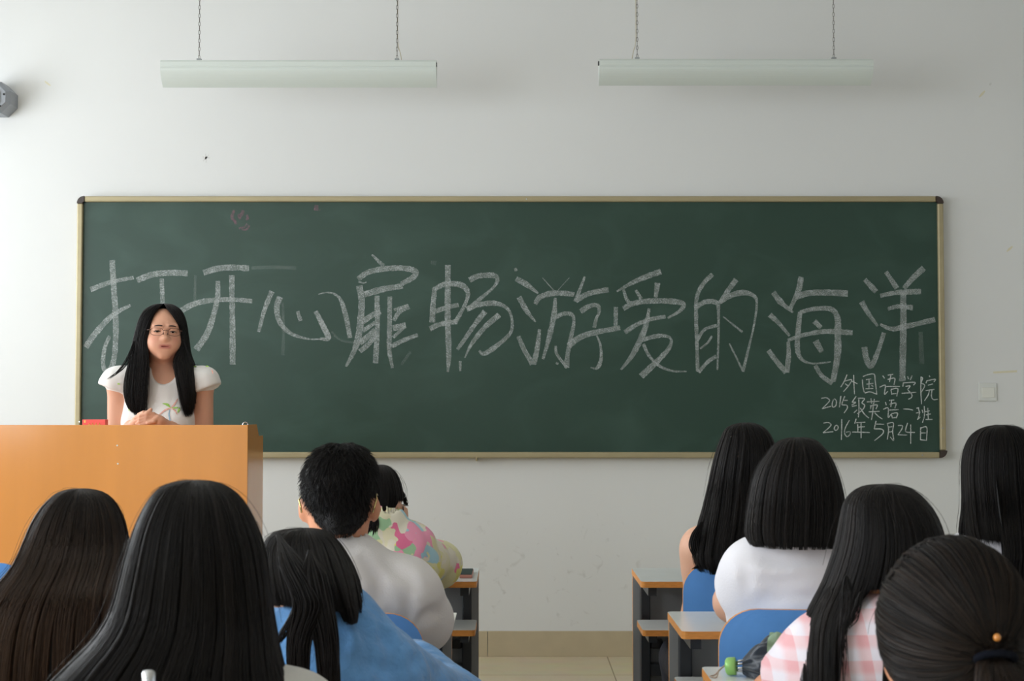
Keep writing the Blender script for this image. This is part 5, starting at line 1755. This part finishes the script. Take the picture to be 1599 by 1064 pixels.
th0 = np.radians(r.uniform(-150, 150, (n, 1))); s0 = L.m*(r.random((n, 1))**.8)*.93
lim = np.where(np.abs(th0) > 1.80, 6.0, np.where(np.abs(th0) > 1.50, 8.2, 10.8))
s0 = np.minimum(s0, lim*r.random((n, 1))**.4)
t = np.linspace(0, 1, N)[None, :]
ln = .9*(.5+r.random((n, 1)))*np.where(s0 > 7, .6, 1.0)
sv = np.clip(s0+ln*t, 0, L.m)
off = -.011+(.013*r.random((n, 1))**2+.003)*t**1.2*np.where(s0 > 7.5, .5, 1.0)+.004*(s0 < 2.5)*t
th = th0+(.25*r.standard_normal((n, 1)))*t*np.clip(3/(1+s0), .15, 1)
P = L.at(sv, th, off)
hm.tubes(P, .00075*(.7+.6*r.random((n, 1)))*np.clip(1.15-t**2, .15, 1), .30*r.random((n, 1))**2*np.ones((1, N)))
A_ = np.radians(np.linspace(-155, 155, 50))
S_ = np.linspace(0, 1, 30)[:, None]*np.array([5.8 if abs(x) > 1.80 else (8.0 if abs(x) > 1.50 else 10.3) for x in A_])[None, :]
V = L.at(S_, A_[None, :]*np.ones((30, 1)), -.0085).reshape(-1, 3)
i, j = np.meshgrid(np.arange(29), np.arange(49), indexing='ij')
hm.surf(V, np.stack([i*50+j, i*50+j+1, (i+1)*50+j+1, (i+1)*50+j], -1).reshape(-1, 4))
finish(p, hm)
spectacles(p['Hc']+np.array([0, .112, .010]), REV, 'gold-templed glasses worn by the man in the pale grey shirt', M['gold'], w=.056, h=.036)

# blue blouse
p = seated('student in a crinkled blue blouse with dark hair half tied back', 2.56, (487, 825), (426, 1024), (590, 1056), (388, 1105, 2.66), (702, 1113, 2.70), (440, 1030, 2.86), (640, 1030, 2.86),
           ears=False, shirt='denim', shirt_name='blouse', sleeve='long', armr=(.050, .046, .036, .027), lean=.08, Ys=2.54, puff=.012, ripple=(.012, 30), headr=(.070, .090, .110), trap=.052, nk=.052, scoop=.030, creases=([(545, 960), (570, 985), (575, 1020)], [(575, 985), (600, 1000), (615, 1040)], [(520, 965), (530, 1000), (525, 1050)], [(620, 1000), (640, 1022), (650, 1050)], [(430, 955), (436, 985), (432, 1020)], [(560, 1030), (600, 1045), (640, 1042)]), step=.007, shirtstep=.0055)
hm = HairMesh()
rows = [(825, 474, 476), (826, 456, 492), (829, 438, 505), (836, 424, 518), (848, 414, 530), (866, 410, 541), (890, 411, 551), (915, 414, 557.5), (940, 420, 562), (955, 440, 564), (970, 470, 563)]
L = Loft(rows, 2.56, backd=.125, headd=.105, neck=(.03, .11), yshift=-.03)
def ends_c(a):
    return 8.0 if a < -.4 else (8.1 if a < .5 else (8.5 if a < .8 else 10.2))
loft_hair(hm, L, n=4400, seed=25, wav=.05, endjit=.5, clump=.35, tip=.10, ends=ends_c, rad=0.00060, locks=40)
bundle(hm, [(434, 834, 2.48, .012), (455, 880, 2.415, .022), (476, 920, 2.385, .026), (484, 950, 2.37, .027), (468, 1000, 2.365, .018), (466, 1064, 2.36, .013), (467, 1110, 2.36, .008)], n=240, seed=10, tip=.22, rad=.0010)
bundle(hm, [(484, 860, 2.43, .014), (490, 900, 2.395, .020), (498, 945, 2.375, .022), (508, 1000, 2.365, .018), (513, 1064, 2.36, .015), (514, 1120, 2.36, .01)], n=220, seed=11, tip=.22, rad=.0010)
bundle(hm, [(472, 925, 2.375, .006), (448, 980, 2.365, .006), (432, 1008, 2.36, .003)], n=30, seed=12, core=False, rad=.0009)
finish(p, hm)

# brown-tinged long hair, left
p = seated('student with brown-tinged long dark hair at the left edge before the lectern', 2.56, (122, 763.5), (-10, 1010), (250, 1015), (-60, 1090, 2.62), (296, 1095, 2.62), (20, 1030, 2.86), (220, 1030, 2.86),
           ears=False, shirt='dark_tee', sleeve='short', lean=.02, trap=.045)
hm = HairMesh()
rows = [(763.5, 124, 126), (764.5, 108, 142), (769, 92, 159), (778, 80, 172), (793, 66, 183), (815, 53, 192), (840, 43, 197), (865, 33, 198), (885, 22, 194), (905, 4, 190), (930, -18, 187), (965, -40, 186), (1010, -52, 186), (1064, -58, 186), (1110, -56, 184)]
L = Loft(rows, 2.56, backd=.18, neck=(.08, .18))
loft_hair(hm, L, n=5720, seed=26, wav=.035, endjit=.6, clump=.12, tip=.75, rad=0.00060, tintbase=.14)
finish(p, hm, 'hairbrown')

# big dark hair, centre left
p = seated('student with a wide sheet of black hair over an off-white top', 1.92, (303, 750), (140, 1140), (448, 1140), (90, 1250, 2.0), (500, 1250, 2.0), (180, 1290, 2.3), (420, 1290, 2.3),
           ears=False, shirt='offwhite', sleeve='short', lean=.0, trap=.056)
hm = HairMesh()
rows = [(750, 302, 304), (751, 284, 322), (754, 268, 339), (761, 252, 355), (775, 238, 372), (795, 226, 386), (820, 215, 398), (850, 205.5, 409), (885, 196, 416), (920, 187, 420.5), (955, 176, 425), (985, 158, 429), (1010, 136, 432), (1040, 104, 437), (1075, 70, 446), (1120, 46, 455)]
L = Loft(rows, 1.92, backd=.16)
loft_hair(hm, L, n=7040, seed=27, wav=.02, endjit=.4, clump=.1, rad=0.00048, tintbase=.16, tip=.06)
finish(p, hm)
cl = [W(232, 1046, 1.685), W(233, 1080, 1.68)]
MB().lathe([(0, .002), (.001, .006), (.004, .0078), (.040, .0078)], cl[0], cl[1]-cl[0], 14).build('hair_clip', M['silver'], p['root'], smooth=True)

# pink plaid
p = seated('student with long black hair over a pink and white plaid shirt', 2.42, (1388, 756.5), (1288, 1030), (1490, 1040), (1212, 1092, 2.48), (1560, 1110, 2.46), (1270, 1040, 2.75), (1500, 1040, 2.75),
           ears=False, sleeve='short', shirt='plaid', shirt_name='plaid_shirt', lean=.06, trap=.066, scoop=.05, sleeve_cut=.72, skin='skinwarm', ripple=(.006, 22))
hm = HairMesh()
rows = [(756.5, 1379, 1381), (757.5, 1361, 1400), (761, 1345, 1416), (770, 1331, 1432), (785, 1320, 1446), (805, 1315, 1459), (830, 1311, 1468), (860, 1304, 1474), (890, 1294, 1478), (920, 1282, 1480), (950, 1267, 1481), (975, 1260, 1482), (1000, 1257, 1482), (1064, 1256, 1480), (1110, 1258, 1476)]
L = Loft(rows, 2.42, backd=.15)
gap0, gap1 = L.m-6.2, 0
def ends_i(a):
    # a gap opens down the back where the shirt shows
    x = math.sin(a)
    if -.71 < x < -.11:
        c = abs((x+.41)/.30)
        return 8.7 + 5.5*max(c-.25, 0)**1.5 if c < 1 else 14
    return 14
loft_hair(hm, L, n=5940, seed=28, wav=.02, endjit=.5, clump=.1, rad=0.00057, ends=ends_i, tintbase=.13)
bundle(hm, [(1321, 900, 2.245, .012), (1320, 950, 2.232, .008), (1316, 1000, 2.228, .006), (1315, 1080, 2.225, .005)], n=14, seed=13, core=False, rad=.0008)
bundle(hm, [(1345, 925, 2.24, .006), (1335, 960, 2.232, .005), (1322, 985, 2.23, .003)], n=14, seed=14, core=False, rad=.0008)
finish(p, hm)

# pony tail, nearest on the right
JY = 1.68
p = seated('student with black hair drawn into a low ponytail with amber bead', JY, (1490, 840), (1365, 1210), (1640, 1210), (1330, 1350, 1.75), (1680, 1350, 1.75), (1400, 1380, 2.05), (1600, 1380, 2.05),
           ears=False, shirt='dark_tee', sleeve='short', lean=.0, headr=(.074, .092, .112), skin='skinwarm')
hm = HairMesh()
c = W(1491, 958, JY)+np.array([0, .005, -.016])
R_ = np.array([.0835, .098, .100])
tie = W(1551, 1024, JY-.088)
td = (tie-c)/R_; tdn = td/np.linalg.norm(td)
r = np.random.default_rng(41)
n, N = 4200, 20
fd = np.array([-.30, .75, -.25]); fd /= np.linalg.norm(fd)
# roots all over the scalp, each strand sweeping over the skull to the tie
d0 = r.standard_normal((n, 3)); d0 /= np.linalg.norm(d0, axis=1, keepdims=True)
d0 = d0[(d0@fd < .90) & (d0[:, 2] > -.86)]
n = len(d0)
ang = np.arccos(np.clip(d0@tdn, -1, 1))[:, None, None]
t = np.linspace(0, 1, N)[None, :, None]
sl = (np.sin((1-t)*ang)*d0[:, None, :]+np.sin(t*ang)*tdn[None, None, :])/np.maximum(np.sin(ang), .02)
lift = 1+.035*np.sin(t*np.pi)*(r.random((n, 1, 1))**.8) - .03*(1-t)
P = c+sl*R_*lift
P = P*(1-np.clip(t-.82, 0, 1)**1/.18*1.0)+(tie+.010*r.standard_normal((n, 1, 3))*np.array([1, .4, 1]))*(np.clip(t-.82, 0, 1)/.18)
Rr = .0008*(.6+.8*r.random((n, 1)))*np.ones((1, N))
hm.tubes(P, Rr, .20*r.random((n, 1))**2.2*1.6*np.ones((1, N)))
u_ = np.linspace(0, math.pi, 30); v_ = np.linspace(0, 2*math.pi, 49)
U, Vv = np.meshgrid(u_, v_, indexing='ij')
dirs = np.stack([np.sin(U)*np.cos(Vv), np.sin(U)*np.sin(Vv), np.cos(U)], -1)
keep = dirs.reshape(-1, 3)
Vs = c+keep*R_*.972
i, j = np.meshgrid(np.arange(29), np.arange(48), indexing='ij')
F = np.stack([i*49+j, (i+1)*49+j, (i+1)*49+j+1, i*49+j+1], -1).reshape(-1, 4)
cen = keep[F].mean(1)
F = F[(cen@fd < .87) & (cen[:, 2] > -.88)]
hm.surf(Vs, F)
bundle(hm, [(1551, 1022, JY-.090, .016), (1555, 1040, JY-.105, .020), (1562, 1070, JY-.115, .026), (1566, 1130, JY-.115, .028), (1566, 1230, JY-.11, .02), (1562, 1300, JY-.105, .008)], n=420, seed=15, tip=.5, rad=.0009)
ang_ = np.linspace(0, 2*np.pi, 30)
finish(p, hm, 'hairbrown')
tx = np.array([1.0, 0, 0]); tz = np.array([0, -.45, .9])
mb = MB()
mb.tube([tie+np.array([0, -.008, -.002])+.0195*(math.cos(a)*tx+math.sin(a)*np.array([0, -.5, .35])) for a in ang_], .0042, 8, cap=False)
mb.build('hair_tie', M['tie'], p['root'], smooth=True)
q = W(1557, 996, JY-.102)
MB().lathe([(-.004, .001), (-.0033, .0026), (-.0015, .0038), (0, .004), (.0015, .0038), (.0033, .0026), (.004, .001)], q, (.3, 0, 1), 14).build('hair_bead', M['amber'], p['root'], smooth=True)

# ------------------------------------------------------------------ folded umbrella on the third desk
UY = 2.80
a_, b_ = W(1133, 1024, UY), W(1275, 1021, UY-.05)
um = thing('umbrella', ((a_[0]+b_[0])/2, UY, DTOP), 'folded navy and sage umbrella with green handle lying on the desk', 'umbrella')
s_ = FPX/UY
z0 = DTOP+.0165
a_ = np.array([a_[0], UY+.01, DTOP+.0168]); b_ = np.array([b_[0], UY-.03, DTOP+.030])
dx = (b_-a_)/np.linalg.norm(b_-a_)
MB().lathe([(0, .004), (.001, .011), (.004, .0155), (.008, .0165), (.019, .0165), (.0205, .015), (.0212, .006)], a_, dx, 24).build('handle', M['greensatin'], um, smooth=True)
mb = MB()
up = np.array([0, 0, 1.0]); sd_ = np.cross(dx, up)
for k in range(8):
    an = 2*math.pi*k/8+.2
    o = math.cos(an)*up+math.sin(an)*sd_
    mb.tube([a_+dx*.020+o*.006, a_+dx*.026+o*.010, a_+dx*.040+o*.011], [.0018, .0022, .0016], 6)
mb.build('rib_tips', M['silver'], um, smooth=True)
def cloth(name, t0, t1, rfun, mat, seed):
    r = np.random.default_rng(seed)
    nt_, na = 40, 64
    V = []
    for i in range(nt_+1):
        t = t0+(t1-t0)*i/nt_
        rr = rfun(i/nt_)
        for k in range(na):
            an = 2*math.pi*k/na
            fold = 1+.16*math.sin(an*7+t*60)+.09*math.sin(an*11-t*90+1)
            fz = rr*fold
            p = a_+dx*t+(math.cos(an)*up+math.sin(an)*sd_)*fz
            p[2] = max(p[2], DTOP+.0015)
            V.append(p)
    F = [(i*na+k, i*na+(k+1) % na, (i+1)*na+(k+1) % na, (i+1)*na+k) for i in range(nt_) for k in range(na)]
    mesh_np(name, V, np.array(F), mat, um)
cloth('canopy', .033, .175, lambda u: .012+.036*math.sin(min(u*2.4, 1)*math.pi/2)**1.1-.024*max(u-.8, 0)/.2, M['navy'], 1)
cloth('tie_band', .080, .112, lambda u: (.0520)-.006*abs(u-.5), M['sage'], 2)
MB().tube(catmull([tuple(a_+dx*.002+np.array([0, 0, .004])), (a_[0]-.010, UY+.004, DTOP+.012), (a_[0]-.020, UY-.004, DTOP+.004), (a_[0]-.030, UY-.012, DTOP+.003), (a_[0]-.020, UY-.02, DTOP+.0025), (a_[0]-.012, UY+.002, DTOP+.012)], 30), .0014, 6).build('wrist_strap', M['cord'], um, smooth=True)
